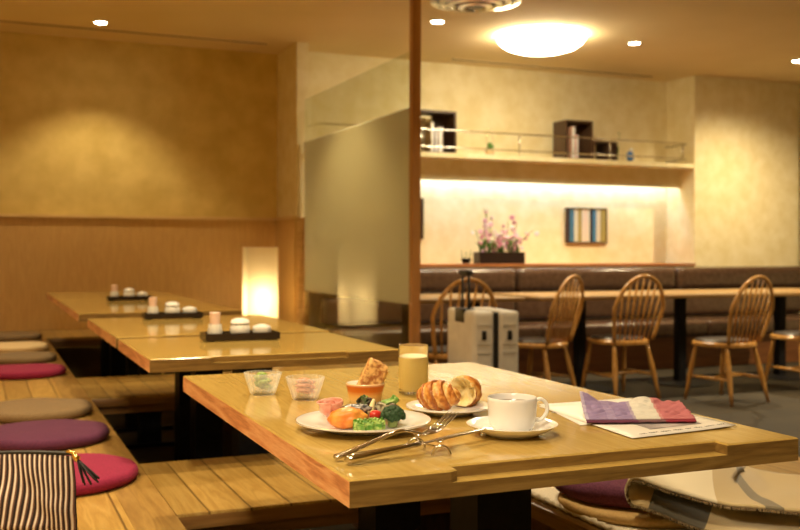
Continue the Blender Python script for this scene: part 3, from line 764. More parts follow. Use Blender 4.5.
def windsor():
    r = thing('windsor_chair', 'x', 'chair', (0, 0, 0), 0, 'hoop back spindle chairs')
    # chair faces +Y
    bm = bmesh.new(); N = 40; pts = []
    for i in range(N):
        a = 2 * pi * i / N; c, s = cos(a), sin(a)
        rx = .205 * (abs(c) ** .75) * (1 if c >= 0 else -1); ry = .20 * (abs(s) ** .75) * (1 if s >= 0 else -1)
        rx *= 1 + .08 * ry / .2
        pts.append((rx, ry))
    prism(bm, pts, .392, .42, .006); put('seat', bm, 'chairwood', r, True, auto=35)
    bm = bmesh.new(); prism(bm, [(x * .86, y * .86 + .01) for x, y in pts], .4203, .436, .006); put('seat_pad', bm, 'darkpad', r, True, auto=35)
    tops = [(-.145, -.13), (.145, -.13), (-.15, .13), (.15, .13)]
    foot = [(-.195, -.215), (.195, -.215), (-.195, .19), (.195, .19)]
    for (a, b), (c, d) in zip(tops, foot):
        bm = bmesh.new(); P = [Vector((a, b, .395)).lerp(Vector((c, d, 0)), t) for t in (0, .15, .4, .6, .75, 1)]
        tube(bm, P, [.012, .015, .0195, .018, .014, .011], 10); put('leg', bm, 'chairwood', r, True)
    def at(i, z): t = 1 - z / .405; return Vector((*tops[i], .405)).lerp(Vector((*foot[i], 0)), t)
    for a, b in ((0, 2), (1, 3)):
        bm = bmesh.new(); p, q = at(a, .17), at(b, .17); tube(bm, [p, p.lerp(q, .5), q], [.008, .0125, .008], 8); put('stretcher', bm, 'chairwood', r, True)
    bm = bmesh.new(); p = at(0, .17).lerp(at(2, .17), .5); q = at(1, .17).lerp(at(3, .17), .5); tube(bm, [p, p.lerp(q, .5), q], [.008, .0125, .008], 8); put('stretcher', bm, 'chairwood', r, True)
    hoop = []
    for i in range(25):
        t = pi * i / 24; x = -.235 * cos(t); h = sin(t) ** .70
        zz = .420 + .462 * h; xx = x
        if h < .6: xx = (-1 if x < 0 else 1) * (.170 + .052 * (h / .6) ** .8)
        hoop.append(Vector((xx, -.165 - .12 * (zz - .42) / .462, zz)))
    bm = bmesh.new(); tube(bm, smoothpath(hoop, 2), .0135, 10, up=(0, 1, 0)); put('hoop', bm, 'chairwood', r, True)
    for k in range(7):
        x0 = -.125 + .25 * k / 6; x1 = x0 * 1.36
        # where the hoop is at x1
        zt = min(((abs(h.x - x1), h.z) for h in hoop if h.z > .6))[1]
        bm = bmesh.new(); yb = -.165; yt = -.165 - .12 * (zt - .42) / .462
        tube(bm, [(x0, yb, .418), (x0 * .4 + x1 * .6, (yb + yt) / 2 + .0, (.418 + zt) / 2), (x1, yt, zt)], [.0055, .0085, .0055], 8); put('spindle', bm, 'chairwood', r, True)
    return r
W0 = windsor()
chairs = ((2.73, 5.62, 0, 'hoop back wooden chair behind the suitcase'),
          (3.60, 5.98, radians(30), 'hoop back wooden chair turned sideways, right of the suitcase'),
          (4.27, 5.96, radians(3), 'hoop back wooden chair, left one of the pair seen from behind'),
          (4.86, 5.52, radians(10), 'hoop back wooden chair pulled out most, nearest on the right'),
          (5.78, 5.72, 0, 'wooden chair cut off by the right edge of the view'))
for i, (x, y, a, lb) in enumerate(chairs):
    if i == 0: W0.location = (x, y, 0); W0.rotation_euler = (0, 0, a); W0['label'] = lb
    else: dup(W0, (x, y, 0), a, lb)

# suitcase
rib_m = plain('rib_grey', (.45, .42, .36), .5)
r = thing('suitcase', 'white hard shell suitcase with a black pull handle standing beyond the table', 'suitcase', (2.59, 4.90, 0), radians(-6))
def shell(x0, x1):
    bm = bmesh.new(); box(bm, x0, x1, -.21, .21, .05, .73, bev=.03)
    for k in range(3):
        z = .18 + .17 * k
    return bm
# long face is turned left, narrow side with the seam faces the viewer
put('shell_half', shell(-.135, -.012), 'white', r, True)
put('shell_half', shell(.012, .135), 'white', r, True)
put('zip_gusset', B(-.013, .013, -.205, .205, .055, .725, bev=.008), 'black', r, True)
for sx in (-1, 1):
    c = sx * .075
    for z in (.60, .45, .30):
        for zz in (z - .052, z + .052): put('moulded_rib', B(c - .04, c + .04, -.214, -.208, zz, zz + .004), rib_m, r)
    put('latch', B(c - .012 + .015 * sx * 0, c + .012, -.221, -.207, .575, .625, bev=.003), 'black', r)
for y in (-.05, .05):
    bm = bmesh.new(); tube(bm, [(-.10, y, .71), (-.10, y, .925)], .008, 8); put('handle_tube', bm, 'black', r, True)
put('pull_handle', B(-.118, -.082, -.068, .068, .92, .95, bev=.008), 'black', r, True)
put('handle_cup', B(-.139, -.07, -.07, .07, .66, .737, bev=.008), 'black', r, True)
for sx in (-1, 1):
    for sy in (-1, 1):
        bm = bmesh.new(); lathe(bm, [(0, -.012), (.025, -.012), (.025, .012), (0, .012)], 18); w = put('wheel', bm, 'black', r, True, auto=40, loc=(sx * .095, sy * .165, .025), rot=(0, pi / 2, 0))
        put('fork', B(sx * .095 - .018, sx * .095 + .018, sy * .165 - .012, sy * .165 + .012, .045, .055), 'black', r)

# ================================================================== breakfast on the near table
TZ = .745
def dish(name, label, cat, x, y, prof, mat, rim=None, n=72, z=TZ, line=None, grp=None):
    r = thing(name, label, cat, (x, y, z), 0, grp)
    bm = bmesh.new(); lathe(bm, prof, n); put('body', bm, mat, r, True, auto=60)
    if line:
        bm = bmesh.new(); ro, zz, w = line; lathe(bm, [(ro - w, zz), (ro, zz + .0006), (ro, zz + .0012), (ro - w, zz + .0008)], n); put('rim_line', bm, 'gold', r, True)
    return r
plate_prof = lambda R, h: [(0, .003), (R * .50, .003), (R * .52, 0), (R * .56, 0), (R * .60, .004), (R * .80, h * .55), (R, h), (R * 1.0, h + .002), (R * .985, h + .0028), (R * .8, h * .55 + .0045), (R * .64, .0085), (R * .5, .0065), (0, .0062)]
dish('dinner_plate', 'large white plate with a thin gold rim holding salmon and salad', 'plate', .62, 1.617, plate_prof(.119, .016), 'porcelain', line=(.119, .0172, .0025))
dish('bread_plate', 'white plate with a gold rim under the croissants', 'plate', .832, 1.711, plate_prof(.083, .014), 'porcelain', line=(.083, .0152, .002))
PX, PY, PZ = .62, 1.617, TZ + .0078

# salmon
m_sal = noisy('salmon', (.70, .19, .02), (.90, .42, .08), 30, .4, 4, .3, stretch=(1, 3, 1), Subsurface_Weight=.1)
r = thing('salmon_fillet', 'orange grilled salmon fillet on the gold rimmed plate', 'fish')
r.location = (.584, 1.600, PZ)
bm = bmesh.new(); blob(bm, (0, 0, .016), (.034, .022, .0185), .16, 2.2, 5, 4, radians(-8), flatbot=-.016)
put('flesh', bm, m_sal, r, True)
bm = bmesh.new(); blob(bm, (.022, .014, .030), (.026, .013, .008), .25, 3, 8, 3, radians(-25)); put('skin', bm, noisy('fish_skin', (.10, .10, .11), (.62, .60, .56), 120, .25, 4, .2, lo=.45, hi=.6, Metallic=.3), r, True)
bm = bmesh.new(); blob(bm, (-.002, -.0035, .0145), (.0335, .0195, .0162), .05, 2, 9, 3, radians(-8)); 
bm.free()
# ham roll
r = thing('ham_slice', 'rolled slice of pink ham at the left of the salmon', 'ham', (.583, 1.665, PZ))
bm = bmesh.new()
def hamf(u, v):
    a = u * 3.4 * pi; R0 = .0045 + .0040 * u * 3.2
    R1 = R0 * (1.0 + .75 * v)
    return (R1 * cos(a) + .012 * (1 - v) - .008 + .003 * sin(v * 9), R1 * .8 * sin(a), .001 + v * .034 + .0035 * sin(u * 12) * v + .004 * u * v)
sheet(bm, hamf, 90, 12, .0012); put('meat', bm, noisy('ham_pink', (.70, .24, .18), (.86, .46, .36), 60, .35, 3, .1, Subsurface_Weight=.15), r, True)
# green omelette / savoy block
r = thing('lettuce_heart', 'pale green ribbed lettuce piece at the front of the plate', 'lettuce', (.609, 1.560, PZ))
bm = bmesh.new()
g = noisy('lettuce_pale', (.08, .26, .02), (.45, .60, .16), 70, .35, 3, .6, .003, stretch=(1, 1, 2.5), lo=.42, hi=.62)
for k in range(4):
    def lf(u, v, k=k): return (-.027 + .054 * u, -.007 + .005 * k + .0025 * sin(u * 21 + k) , .0006 + (.0135 + .0015 * k) * v + .0016 * sin(u * 34 + k * 2) * v)
    sheet(bm, lf, 50, 8, .0035)
put('leaves', bm, g, r, True)
# broccoli
r = thing('broccoli', 'dark green broccoli floret at the right of the plate', 'broccoli', (.658, 1.575, PZ))
rnd = random.Random(5)
bm = bmesh.new(); tube(bm, [(0, 0, .0005), (.0, .0, .016)], [.008, .010], 10); put('stalk', bm, noisy('stalk', (.30, .42, .12), (.4, .5, .18), 50), r, True)
bm = bmesh.new()
for i in range(110):
    a = rnd.random() * 6.28; ph = rnd.random() ** .7 * 1.5; R0 = .0185
    c = (R0 * sin(ph) * cos(a), R0 * sin(ph) * sin(a) * .9, .0155 + R0 * .95 * cos(ph) + rnd.uniform(-.001, .001))
    blob(bm, c, (.0048,) * 3, .35, 5, i, 2)
put('crown', bm, noisy('broccoli_green', (.006, .028, .006), (.025, .085, .018), 900, .6, 2, .8, .001), r, True)
# tomato
r = thing('tomato', 'cut red cherry tomato in the middle of the salad', 'tomato', (.632, 1.590, PZ + .012))
bm = bmesh.new(); blob(bm, (0, 0, .0085), (.0115, .009, .0085), .03, 2, 1, 3); put('flesh', bm, plain('tomato_red', (.62, .03, .02), .15, Coat_Weight=.5), r, True)
# leaves
def leaf_obj(name, label, loc, mat, seeds, size, up, cat='salad leaf'):
    bm = bmesh.new()
    for s in seeds:
        R_ = random.Random(s); a0 = R_.uniform(0, 6.28); tilt = R_.uniform(.3, 1.1)
        def f(u, v):
            x = (u - .5) * size * sin(pi * (v * .9 + .08)) ; y = 0; z = v * size * 1.1
            y += .004 * sin(u * 14 + s) + .003 * sin(v * 17 + s) + .3 * size * v * v * tilt
            p = Vector((x, y, z)); p = Matrix.Rotation(tilt * .5, 3, 'X').inverted() @ p; p = Matrix.Rotation(a0, 3, 'Z') @ p
            p.z = max(0.0005, p.z); return p
        sheet(bm, f, 14, 14, .0009)
    o = put(name, bm, mat, None, True, loc=loc); tag(o, label, cat); return o
leaf_obj('lettuce_leaf', 'frilly light green lettuce leaf standing at the back of the plate', (.664, 1.646, PZ + .004), noisy('lettuce_green', (.15, .33, .04), (.50, .66, .20), 40, .4, 3, .4), (1, 5, 6), .044, 1)
leaf_obj('radicchio_leaves', 'dark purple green curly leaves at the back of the plate', (.642, 1.655, PZ + .004), noisy('dark_leaf', (.05, .012, .02), (.08, .16, .03), 70, .4, 3, .4), (2, 7, 9, 12), .040, 1)
leaf_obj('curly_leaves', 'dark curly leaf behind the broccoli on the plate', (.672, 1.618, PZ + .003), noisy('dark_leaf_2', (.05, .02, .03), (.55, .50, .30), 90, .4, 3, .4), (3, 8, 11), .036, 1)
bm = bmesh.new(); tube(bm, smoothpath([(0, 0, 0), (.006, .010, .015), (.013, .016, .030)], 4), [.0055, .006, .006, .006, .0055, .005, .0045, .0035, .002], 10)
o = tag(put('baby_corn', bm, plain('pale_stalk', (.85, .70, .34), .4), None, True, loc=(.631, 1.612, PZ + .012)), 'pale yellow stalk leaning upright behind the tomato', 'vegetable')

# glass bowls
bowl_prof = [(0, 0), (.0235, 0), (.027, .003), (.036, .030), (.0405, .046), (.0405, .0475), (.0385, .0475), (.0335, .030), (.0245, .007), (.0, .006)]
def glass_bowl(label, x, y, first=[None]):
    if first[0] is None:
        r = thing('glass_bowl', label, 'bowl', (x, y, TZ), 0, 'small fluted glass bowls')
        m, nt, b = mk('pressed_glass'); b.inputs['Transmission Weight'].default_value = .92; b.inputs['Roughness'].default_value = .08; b.inputs['IOR'].default_value = 1.45
        b.inputs['Base Color'].default_value = (.97, .98, .96, 1)
        tl = nt.nodes.new('ShaderNodeBsdfTranslucent'); tl.inputs[0].default_value = (.95, .95, .92, 1); df = nt.nodes.new('ShaderNodeBsdfDiffuse'); df.inputs[0].default_value = (.92, .92, .88, 1)
        mx1 = nt.nodes.new('ShaderNodeMixShader'); nt.links.new(tl.outputs[0], mx1.inputs[1]); nt.links.new(df.outputs[0], mx1.inputs[2]); mx1.inputs[0].default_value = .35
        tp = nt.nodes.new('ShaderNodeBsdfTransparent'); gg = nt.nodes.new('ShaderNodeBsdfGlossy'); gg.inputs['Roughness'].default_value = .08
        mx2 = nt.nodes.new('ShaderNodeMixShader'); mx2.inputs[0].default_value = .16; nt.links.new(tp.outputs[0], mx2.inputs[1]); nt.links.new(mx1.outputs[0], mx2.inputs[2])
        lw = nt.nodes.new('ShaderNodeLayerWeight'); lw.inputs['Blend'].default_value = .5
        pw = nt.nodes.new('ShaderNodeMath'); pw.operation = 'POWER'; pw.inputs[1].default_value = 2.2; nt.links.new(lw.outputs['Facing'], pw.inputs[0])
        mx3 = nt.nodes.new('ShaderNodeMixShader'); nt.links.new(pw.outputs[0], mx3.inputs[0]); mx4 = nt.nodes.new('ShaderNodeMixShader'); mx4.inputs[0].default_value = .25; nt.links.new(mx1.outputs[0], mx4.inputs[1]); nt.links.new(gg.outputs[0], mx4.inputs[2])
        nt.links.new(mx2.outputs[0], mx3.inputs[1]); nt.links.new(mx4.outputs[0], mx3.inputs[2])
        nt.links.new(mx3.outputs[0], nt.nodes['Material Output'].inputs['Surface'])
        bm = bmesh.new(); lathe(bm, bowl_prof, 96, flute=.03, fn=24); put('bowl_glass', bm, m, r, True)
        first[0] = r; return r
    return dup(first[0], (x, y, TZ), 0, label)
glass_bowl('small fluted glass bowl of green salad, left of the pair', .566, 2.09)
glass_bowl('small fluted glass bowl of pink ham, right of the pair', .629, 1.985)
bm = bmesh.new(); rnd = random.Random(2)
for i in range(16):
    a = rnd.random() * 6.28; q = .012 * rnd.random() ** .5; blob(bm, (q * cos(a), q * sin(a), .010 + .0019 * i), (.011, .011, .006), .35, 3, i, 2, flatbot=-.005)
tag(put('green_vegetables', bm, noisy('pickle_green', (.10, .20, .02), (.30, .42, .06), 80, .35, 3, .4), None, True, loc=(.566, 2.09, TZ + .004)), 'chopped green vegetables inside the left glass bowl', 'vegetable')
bm = bmesh.new()
for i in range(9):
    a = i * 2.1; q = .009; blob(bm, (q * cos(a), q * sin(a), .011 + .0033 * i), (.014, .013, .0055), .35, 3, i, 2, flatbot=-.004)
tag(put('pink_ham', bm, noisy('ham_dark', (.50, .14, .07), (.85, .45, .32), 90, .35, 3, .4), None, True, loc=(.629, 1.985, TZ + .004)), 'folded pink ham pieces inside the right glass bowl', 'ham')

# ramekin
r = thing('ramekin', 'small orange glazed ramekin behind the plate', 'bowl', (.734, 1.905, TZ))
m, nt, b = mk('orange_glaze'); tc = nt.nodes.new('ShaderNodeTexCoord'); sp = nt.nodes.new('ShaderNodeSeparateXYZ'); nt.links.new(tc.outputs['Object'], sp.inputs[0])
mr = nt.nodes.new('ShaderNodeMapRange'); mr.inputs['From Max'].default_value = .04; nt.links.new(sp.outputs['Z'], mr.inputs['Value'])
rp = ramp(nt, [(0, (.92, .74, .40)), (.40, (.85, .50, .16)), (.62, (.66, .18, .02)), (.86, (.58, .13, .015)), (.98, (.85, .60, .34))], mr.outputs[0]); nt.links.new(rp.outputs['Color'], b.inputs['Base Color']); b.inputs['Roughness'].default_value = .12
bm = bmesh.new(); lathe(bm, [(0, .002), (.027, .002), (.028, 0), (.031, 0), (.034, .006), (.0385, .030), (.0405, .036), (.0405, .039), (.0385, .040)], 64); put('outer_wall', bm, m, r, True, auto=60)
bm = bmesh.new(); lathe(bm, [(.0385, .040), (.037, .0385), (.034, .028), (.030, .008), (0, .006)], 64); put('inner_wall', bm, 'porcelain', r, True)
# toast
crust = noisy('toast_crust', (.40, .14, .03), (.88, .56, .20), 90, .6, 5, .9, .002, lo=.40, hi=.58)
crumb = noisy('toast_crumb', (.88, .64, .28), (.94, .76, .42), 120, .7, 5, .6)
r = thing('toast_slice', 'browned toast piece leaning in the orange ramekin', 'bread', (.729, 1.905, TZ + .010)); 
Rm = Matrix.Rotation(radians(-8), 4, 'Z') @ Matrix.Rotation(radians(27), 4, 'Y') @ Matrix.Scale(1.26, 4)
bm = bmesh.new(); box(bm, -.019, .015, -.014, .006, .004, .064, bev=.005); bmesh.ops.subdivide_edges(bm, edges=bm.edges[:], cuts=3, use_grid_fill=True)
for v in bm.verts: v.co += Vector((noise.noise(v.co * 90), noise.noise(v.co * 90 + Vector((5, 0, 0))), noise.noise(v.co * 90 + Vector((0, 7, 0))))) * .0028
bm.transform(Rm); put('crust', bm, crust, r, True)
bm = bmesh.new(); box(bm, -.012, .021, -.003, .016, .004, .058, bev=.006); bmesh.ops.subdivide_edges(bm, edges=bm.edges[:], cuts=3, use_grid_fill=True)
for v in bm.verts: v.co += Vector((noise.noise(v.co * 90), noise.noise(v.co * 90 + Vector((5, 0, 0))), noise.noise(v.co * 90 + Vector((0, 7, 0))))) * .003
bm.transform(Rm); put('crumb', bm, crumb, r, True)

# juice glass
r = thing('juice_glass', 'straight tumbler glass filled with orange juice', 'glass', (.878, 1.984, TZ))
bm = bmesh.new(); lathe(bm, [(0, 0), (.031, 0), (.0325, .002), (.0335, .105), (.0332, .1065), (.0322, .106), (.0310, .010), (.028, .007), (0, .0065)], 64); put('tumbler', bm, 'glass', r, True, auto=60)
bm = bmesh.new(); lathe(bm, [(0, .0062), (.0290, .0066), (.0315, .012), (.0324, .0785), (.0300, .0790), (0, .0790)], 64); put('juice', bm, 'juice', r, True, auto=50)
bm = bmesh.new(); lathe(bm, [(0, .0792), (.030, .0792), (.0316, .0796), (.0316, .0805), (.029, .0808), (0, .0808)], 64); put('foam', bm, plain('foam', (.95, .85, .55), .5), r, True)

# croissants
cr_m, nt, b = mk('croissant_crust')
tc = nt.nodes.new('ShaderNodeTexCoord'); sp = nt.nodes.new('ShaderNodeSeparateXYZ'); nt.links.new(tc.outputs['UV'], sp.inputs[0])
n1 = nt.nodes.new('ShaderNodeTexNoise'); n1.inputs['Scale'].default_value = 110; n1.inputs['Detail'].default_value = 8; nt.links.new(tc.outputs['Object'], n1.inputs['Vector'])
fr = nt.nodes.new('ShaderNodeMath'); fr.operation = 'FRACT'; nt.links.new(sp.outputs['X'], fr.inputs[0])
m1 = nt.nodes.new('ShaderNodeMath'); m1.operation = 'MULTIPLY'; m1.inputs[1].default_value = .42; nt.links.new(fr.outputs[0], m1.inputs[0])
m2_ = nt.nodes.new('ShaderNodeMath'); m2_.operation = 'MULTIPLY_ADD'; m2_.inputs[1].default_value = 1.05; nt.links.new(n1.outputs['Fac'], m2_.inputs[0]); nt.links.new(m1.outputs[0], m2_.inputs[2])
rc = ramp(nt, [(.36, (.90, .66, .30)), (.55, (.84, .48, .14)), (.72, (.66, .26, .045)), (.90, (.40, .12, .015))], m2_.outputs[0])
nt.links.new(rc.outputs['Color'], b.inputs['Base Color']); b.inputs['Roughness'].default_value = .38; bump(nt, b, n1.outputs['Fac'], .8, .003)
cr_in = noisy('croissant_crumb', (.88, .68, .26), (.95, .82, .46), 90, .7, 4, .8, .003)
def croissant(label, x, y, rz, t0, t1, L=.092, Rr=.021, curve=.5, torn=False, z=TZ + .0085):
    r = thing('croissant', label, 'croissant', (x, y, z), rz, 'croissants on the bread plate')
    bm = bmesh.new(); NU, NV = 120, 40; rings = []
    for i in range(NU + 1):
        t = t0 + (t1 - t0) * i / NU; a = (t - .5) * 2 * curve * 1.6; Rc = L / (curve * 3.2)
        c = Vector((Rc * sin(a), Rc * (1 - cos(a)) , 0)); tx = Vector((cos(a), sin(a), 0)); nx = Vector((-sin(a), cos(a), 0))
        base = Rr * (sin(pi * min(max(t, .001), .999)) ** .62)
        k = (t * 7.2) % 1.0; st = 1 + .13 * (k ** .6) - .07
        rr = max(base * st, .002); ring = []
        for j in range(NV):
            ph = 2 * pi * j / NV
            # ridges spiral a little
            k2 = ((t * 5.6 + .5 * sin(ph)) % 1.0); rr2 = max(base * (1 + .24 * (k2 ** .6) * (1 - .5 * (k2 > .93)) - .12), .0018)
            rr2 *= 1 + .10 * noise.noise(Vector((t * 16, cos(ph) * 2.5, sin(ph) * 2.5)))
            p = c + nx * (rr2 * cos(ph)) + Vector((0, 0, Rr * .92 + rr2 * .96 * sin(ph)))
            p.z = max(p.z, .0006)
            ring.append(bm.verts.new(p))
        rings.append(ring)
    uvl = bm.loops.layers.uv.verify()
    for i in range(NU):
        a_, b_ = rings[i], rings[i + 1]
        for j in range(NV):
            f = bm.faces.new((a_[j], a_[(j + 1) % NV], b_[(j + 1) % NV], b_[j]))
            for l, (ii, jj) in zip(f.loops, ((i, j), (i, j + 1), (i + 1, j + 1), (i + 1, j))):
                tt = t0 + (t1 - t0) * ii / NU; l[uvl].uv = (tt * 5.6 + .5 * sin(2 * pi * jj / NV), jj / NV)
    def cap(ring, deep, col):
        cen = sum((v.co for v in ring), Vector()) / NV
        prev = ring
        for s_, dd in ((.88, deep * .1), (.6, deep * .7), (.3, deep)):
            nr = [bm.verts.new(cen + (v.co - cen) * s_ + Vector((dd, 0, 0)) + Vector((noise.noise(v.co * 200), noise.noise(v.co * 150), noise.noise(v.co * 170))) * .007 * (1 if deep else 0)) for v in ring]
            for j in range(NV):
                f = bm.faces.new((prev[j], prev[(j + 1) % NV], nr[(j + 1) % NV], nr[j])); f.material_index = col
            prev = nr
        f = bm.faces.new(prev); f.material_index = col
    cap(rings[0], .022 if torn else 0, 1 if torn else 0); cap(rings[-1], 0, 0)
    bmesh.ops.recalc_face_normals(bm, faces=bm.faces)
    put('pastry', bm, [cr_m, cr_in], r, True)
    return r
croissant('whole curled croissant on the left of the bread plate', .806, 1.706, radians(-48), 0, 1, L=.092, Rr=.0295, curve=.42)
croissant('torn croissant half with a yellow open end on the bread plate', .866, 1.726, radians(32), .50, .93, L=.14, Rr=.031, curve=.2, torn=True)

# cup and saucer
dish('saucer', 'white saucer under the cup', 'saucer', .836, 1.472, [(0, .002), (.040, .002), (.041, 0), (.044, 0), (.047, .003), (.062, .009), (.0775, .0185), (.078, .0198), (.0768, .0202), (.062, .0125), (.045, .0065), (.030, .006), (0, .006)], 'porcelain')
r = thing('coffee_cup', 'white porcelain cup of coffee on the saucer', 'cup', (.836, 1.472, TZ + .0065))
bm = bmesh.new(); lathe(bm, [(0, .002), (.022, .002), (.024, 0), (.028, 0), (.033, .004), (.038, .010), (.0412, .025), (.0422, .052), (.0423, .0575), (.0412, .0582), (.0400, .0570), (.0390, .025), (.034, .010), (.024, .0055), (0, .005)], 72); put('cup_body', bm, 'porcelain', r, True, auto=70)
bm = bmesh.new(); lathe(bm, [(0, .0478), (.0398, .0478), (.0398, .0485), (0, .0485)], 64); put('coffee', bm, 'coffee', r)
dv = Vector((.97, -.22, 0)).normalized()
bm = bmesh.new(); hp = [dv * a + Vector((0, 0, b)) for a, b in ((.0405, .050), (.050, .0535), (.060, .047), (.0625, .034), (.056, .022), (.047, .017), (.0395, .0175))]
tube(bm, smoothpath(hp, 5), .0032, 10, 1.5, up=dv.cross(Vector((0, 0, 1)))); put('handle', bm, 'porcelain', r, True)

# papers and cloth
def quadpt(A, Bc, D, u, v): return A + (Bc - A) * u + (D - A) * v
A_, B_, D_ = Vector((1.000, 1.357, 0)), Vector((1.243, 1.380, 0)), Vector((1.03, 1.706, 0))
pap = noisy('print_paper', (.80, .77, .70), (.86, .83, .76), 10, .35, 2, 0)
def paper(name, label, cat, A, Bc, D, z, ink=True):
    r = thing(name, label, cat, (0, 0, 0))
    bm = bmesh.new(); sheet(bm, lambda u, v: (lambda p: Vector((p.x, p.y, z + .002 * math.exp(-((u - 1) ** 2 + v ** 2) * 30))))(quadpt(A, Bc, D, u, v)), 12, 12, .0006)
    put('sheet', bm, pap, r, True)
    return r
rp_ = paper('leaflet', 'white printed leaflet under the folded cloth', 'paper', A_, B_, D_, TZ + .0026)
def on(u, v): return quadpt(A_, B_, D_, u, v)
bm = bmesh.new(); rnd = random.Random(8)
# one line of dark handwriting along the near edge
x = .12; 
while x < .93:
    wl = rnd.uniform(.05, .12); pts = []; n = int(wl * 160)
    for i in range(n):
        u = x + wl * i / n; v = .055 + .010 * sin(i * 1.9) * rnd.uniform(.5, 1.3); p = on(u, v); pts.append((p.x, p.y, TZ + .0034 + .002 * math.exp(-((u - 1) ** 2 + v ** 2) * 30)))
    if len(pts) > 3: tube(bm, pts, .0006, 4, .4)
    x += wl + .025
put('handwriting', bm, plain('ink', (.05, .05, .06), .6), rp_)
bm = bmesh.new(); sheet(bm, lambda u, v: (lambda p: Vector((p.x, p.y, TZ + .0034)))(on(.30 + .5 * u, .13 + .5 * v)), 4, 4, .0002); put('printed_picture', bm, noisy('print_grey', (.22, .19, .20), (.55, .50, .50), 25, .4, 3, 0), rp_)
ri_ = paper('booklet', 'white booklet lying half under the leaflet, left of the cloth', 'booklet', Vector((.992, 1.50, 0)), Vector((1.20, 1.50, 0)), Vector((.992, 1.735, 0)) + Vector((.055, 0, 0)), TZ + .0012)
bm = bmesh.new(); 
for k in range(5):
    a = Vector((1.015 + .01 * k, 1.63 + .018 * k, TZ + .0021)); box(bm, a.x, a.x + .05, a.y, a.y + .006, TZ + .0019, TZ + .0021)
put('printed_lines', bm, plain('ink_grey', (.35, .34, .33), .6), ri_)

def napkin():
    A = Vector((1.000, 1.494, 0)); Bv = Vector((1.190, 1.428, 0)); D = Vector((1.083, 1.640, 0))
    pur = (.27, .20, .38); wh = (.62, .60, .54); pi_ = (.48, .15, .17)
    st = [(0, (.42, .36, .52)), (.03, pur), (.20, (.32, .25, .44)), (.28, pur), (.43, (.36, .30, .42)), (.46, wh), (.68, (.52, .24, .24)), (.71, pi_)]
    def f(u, v, lay):
        p = quadpt(A, Bv, D, u, v)
        wv = .0030 * sin(v * 30 + 5 * noise.noise(Vector((u * 6, v * 3, 4))) + 2.2 * noise.noise(Vector((u * 3.2, v * 1.5, 0))) * 2) * (.35 + .65 * u * 0 + .3) + .003 * noise.noise(Vector((u * 16, v * 26, 1)))
        p.z = TZ + .0105 + .010 * v + wv * min(1, v * 5) + 0.009 * math.exp(-((u - .0) ** 2 * 120 + (v - 1) ** 2 * 10)) + .006 * v * v * sin(u * 11 + 1)
        p += Vector((.0, .008 * sin(u * 9) * v * v, 0))
        return p
    r = thing('folded_cloth', 'folded purple, white and pink striped cloth napkin on the papers', 'cloth')
    bm = bmesh.new(); sheet(bm, lambda u, v: f(u, v, 1), 80, 60, -.0015); put('top_layer', bm, stripes_uv('napkin', st, .85), r, True)
    dk = [(0, (.13, .03, .07)), (.47, (.18, .09, .10)), (.72, (.25, .02, .04))]
    def g2(u, v):
        p = quadpt(A, Bv, D, u, v); p.z = TZ + .0055 + .001 * sin(u * 20) ** 2
        p += (Bv - A) * .03 * (1 - u) * (v > 0)
        if v == 0: p += Vector((-.001, -.004, 0))
        return p
    bm = bmesh.new(); sheet(bm, g2, 40, 10, -.002)
    # folded front edge joining both layers
    def g3(u, v):
        a = g2(u, 0); b = f(u, 0, 1); q = a.lerp(b, v); q += Vector((-.003, -.009, 0)) * sin(pi * v) * .25; return q
    sheet(bm, g3, 60, 6); put('under_layer', bm, stripes_uv('napkin_dark', dk, .85), r, True)
napkin()

# cutlery rest, knife, fork
r = thing('cutlery_rest', 'small wire cutlery rest with two arched feet', 'cutlery rest', (0, 0, 0))
P1 = Vector((.645, 1.352, 0)); P2 = Vector((.633, 1.420, 0)); dW = Vector((.92, -.392, 0)); hR = .015
for P in (P1, P2):
    bm = bmesh.new(); tube(bm, [P + dW * (.0135 * cos(t)) + Vector((0, 0, TZ + .002 + hR * sin(t))) for t in [pi * i / 16 for i in range(17)]], .0023, 8, up=(.39, .92, 0)); put('arch', bm, 'steel', r, True)
bm = bmesh.new(); tube(bm, [P1 + Vector((0, 0, TZ + hR)), P1.lerp(P2, .5) + Vector((0, 0, TZ + hR - .002)), P2 + Vector((0, 0, TZ + hR))], .0018, 8); put('bridge', bm, 'steel', r, True)
for s in (-1, 1):
    bm = bmesh.new(); c = P1.lerp(P2, .5 + .42 * s) ; 
    tube(bm, [c + dW * (.006 * cos(t)) + Vector((0, 0, TZ + .0225 + .004 * (1 - sin(t)))) for t in [pi * i / 8 for i in range(9)]], .0014, 6, up=(.39, .92, 0)); put('hook', bm, 'steel', r, True)
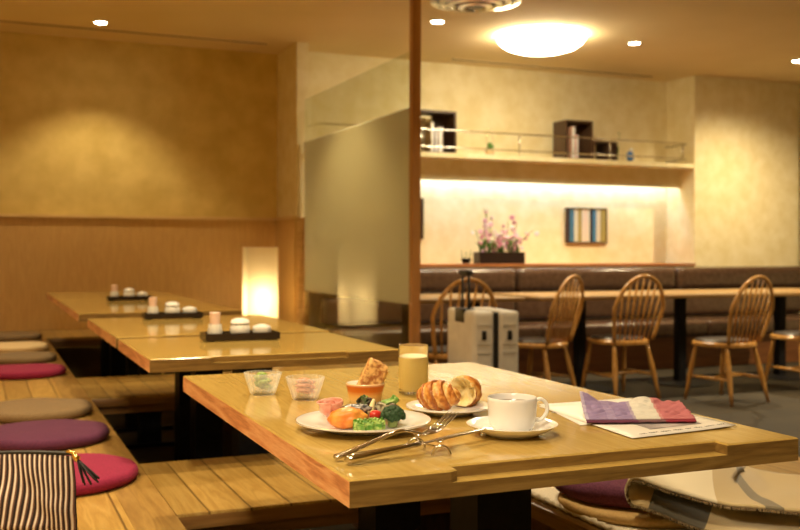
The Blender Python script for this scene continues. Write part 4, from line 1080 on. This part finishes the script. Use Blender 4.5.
# knife
k0 = Vector((.490, 1.352, TZ + .0085)); k1 = Vector((.616, 1.368, TZ + .0195)); k2 = Vector((.768, 1.434, TZ + .0225))
r = thing('table_knife', 'polished steel knife with a thick handle across the rest', 'knife')
bm = bmesh.new(); P = [k0.lerp(k1, t) for t in (0, .03, .10, .35, .7, 1)]; tube(bm, P, [.004, .0088, .0102, .0086, .0064, .0048], 14, .75); put('handle', bm, 'steel', r, True)
bm = bmesh.new(); P = [k1, k1.lerp(k2, .08), k1.lerp(k2, .3), k1.lerp(k2, .7), k1.lerp(k2, .93), k2]; tube(bm, P, [.0046, .0055, .0085, .0085, .006, .001], 10, .16); put('blade', bm, 'steel', r, True)
# fork
r = thing('table_fork', 'polished steel fork with upturned tines behind the knife', 'fork')
fp = [(.4836, 1.3835, TZ + .0065), (.500, 1.383, TZ + .010), (.539, 1.383, TZ + .023), (.575, 1.382, TZ + .036), (.595, 1.385, TZ + .0385), (.615, 1.390, TZ + .034), (.636, 1.400, TZ + .0275)]
sp_ = smoothpath(fp, 4); n = len(sp_)
bm = bmesh.new(); tube(bm, sp_, [.0080 - .0042 * min(1, (i / n) * 1.3) if i > 0 else .005 for i in range(n)], 12, .55); put('handle', bm, 'steel', r, True)
dF = Vector((.718, 1.458, 0)) - Vector((.636, 1.400, 0)); Lf = dF.length; dF.normalize(); dN = Vector((-dF.y, dF.x, 0))
q0 = Vector((.633, 1.3975, TZ + .0275)); bm = bmesh.new(); tube(bm, [q0, q0 + dF * .012 + Vector((0, 0, -.001)), q0 + dF * .028, q0 + dF * .042 + Vector((0, 0, .002))], [.0035, .0085, .012, .0115], 14, .14); put('head', bm, 'steel', r, True)
for k in range(4):
    off = dN * ((k - 1.5) * .0062); b0 = q0 + dF * .039 + Vector((0, 0, .0015)) + off
    bm = bmesh.new(); tube(bm, [b0, b0 + dF * .022 + Vector((0, 0, .006)), b0 + dF * .044 + Vector((0, 0, .0125)), b0 + dF * .064 + Vector((0, 0, .019))], [.0024, .0022, .0018, .0008], 8, .6); put('tine', bm, 'steel', r, True)

# ------------------------------------------------------------------ world and view
w = bpy.data.worlds.new('world'); scn.world = w; w.use_nodes = True
w.node_tree.nodes['Background'].inputs[0].default_value = (.5, .4, .28, 1); w.node_tree.nodes['Background'].inputs[1].default_value = .05
scn.view_settings.view_transform = 'Standard'; scn.view_settings.look = 'None'; scn.view_settings.gamma = 1
scn.view_settings.use_curve_mapping = False; scn.view_settings.exposure = .45
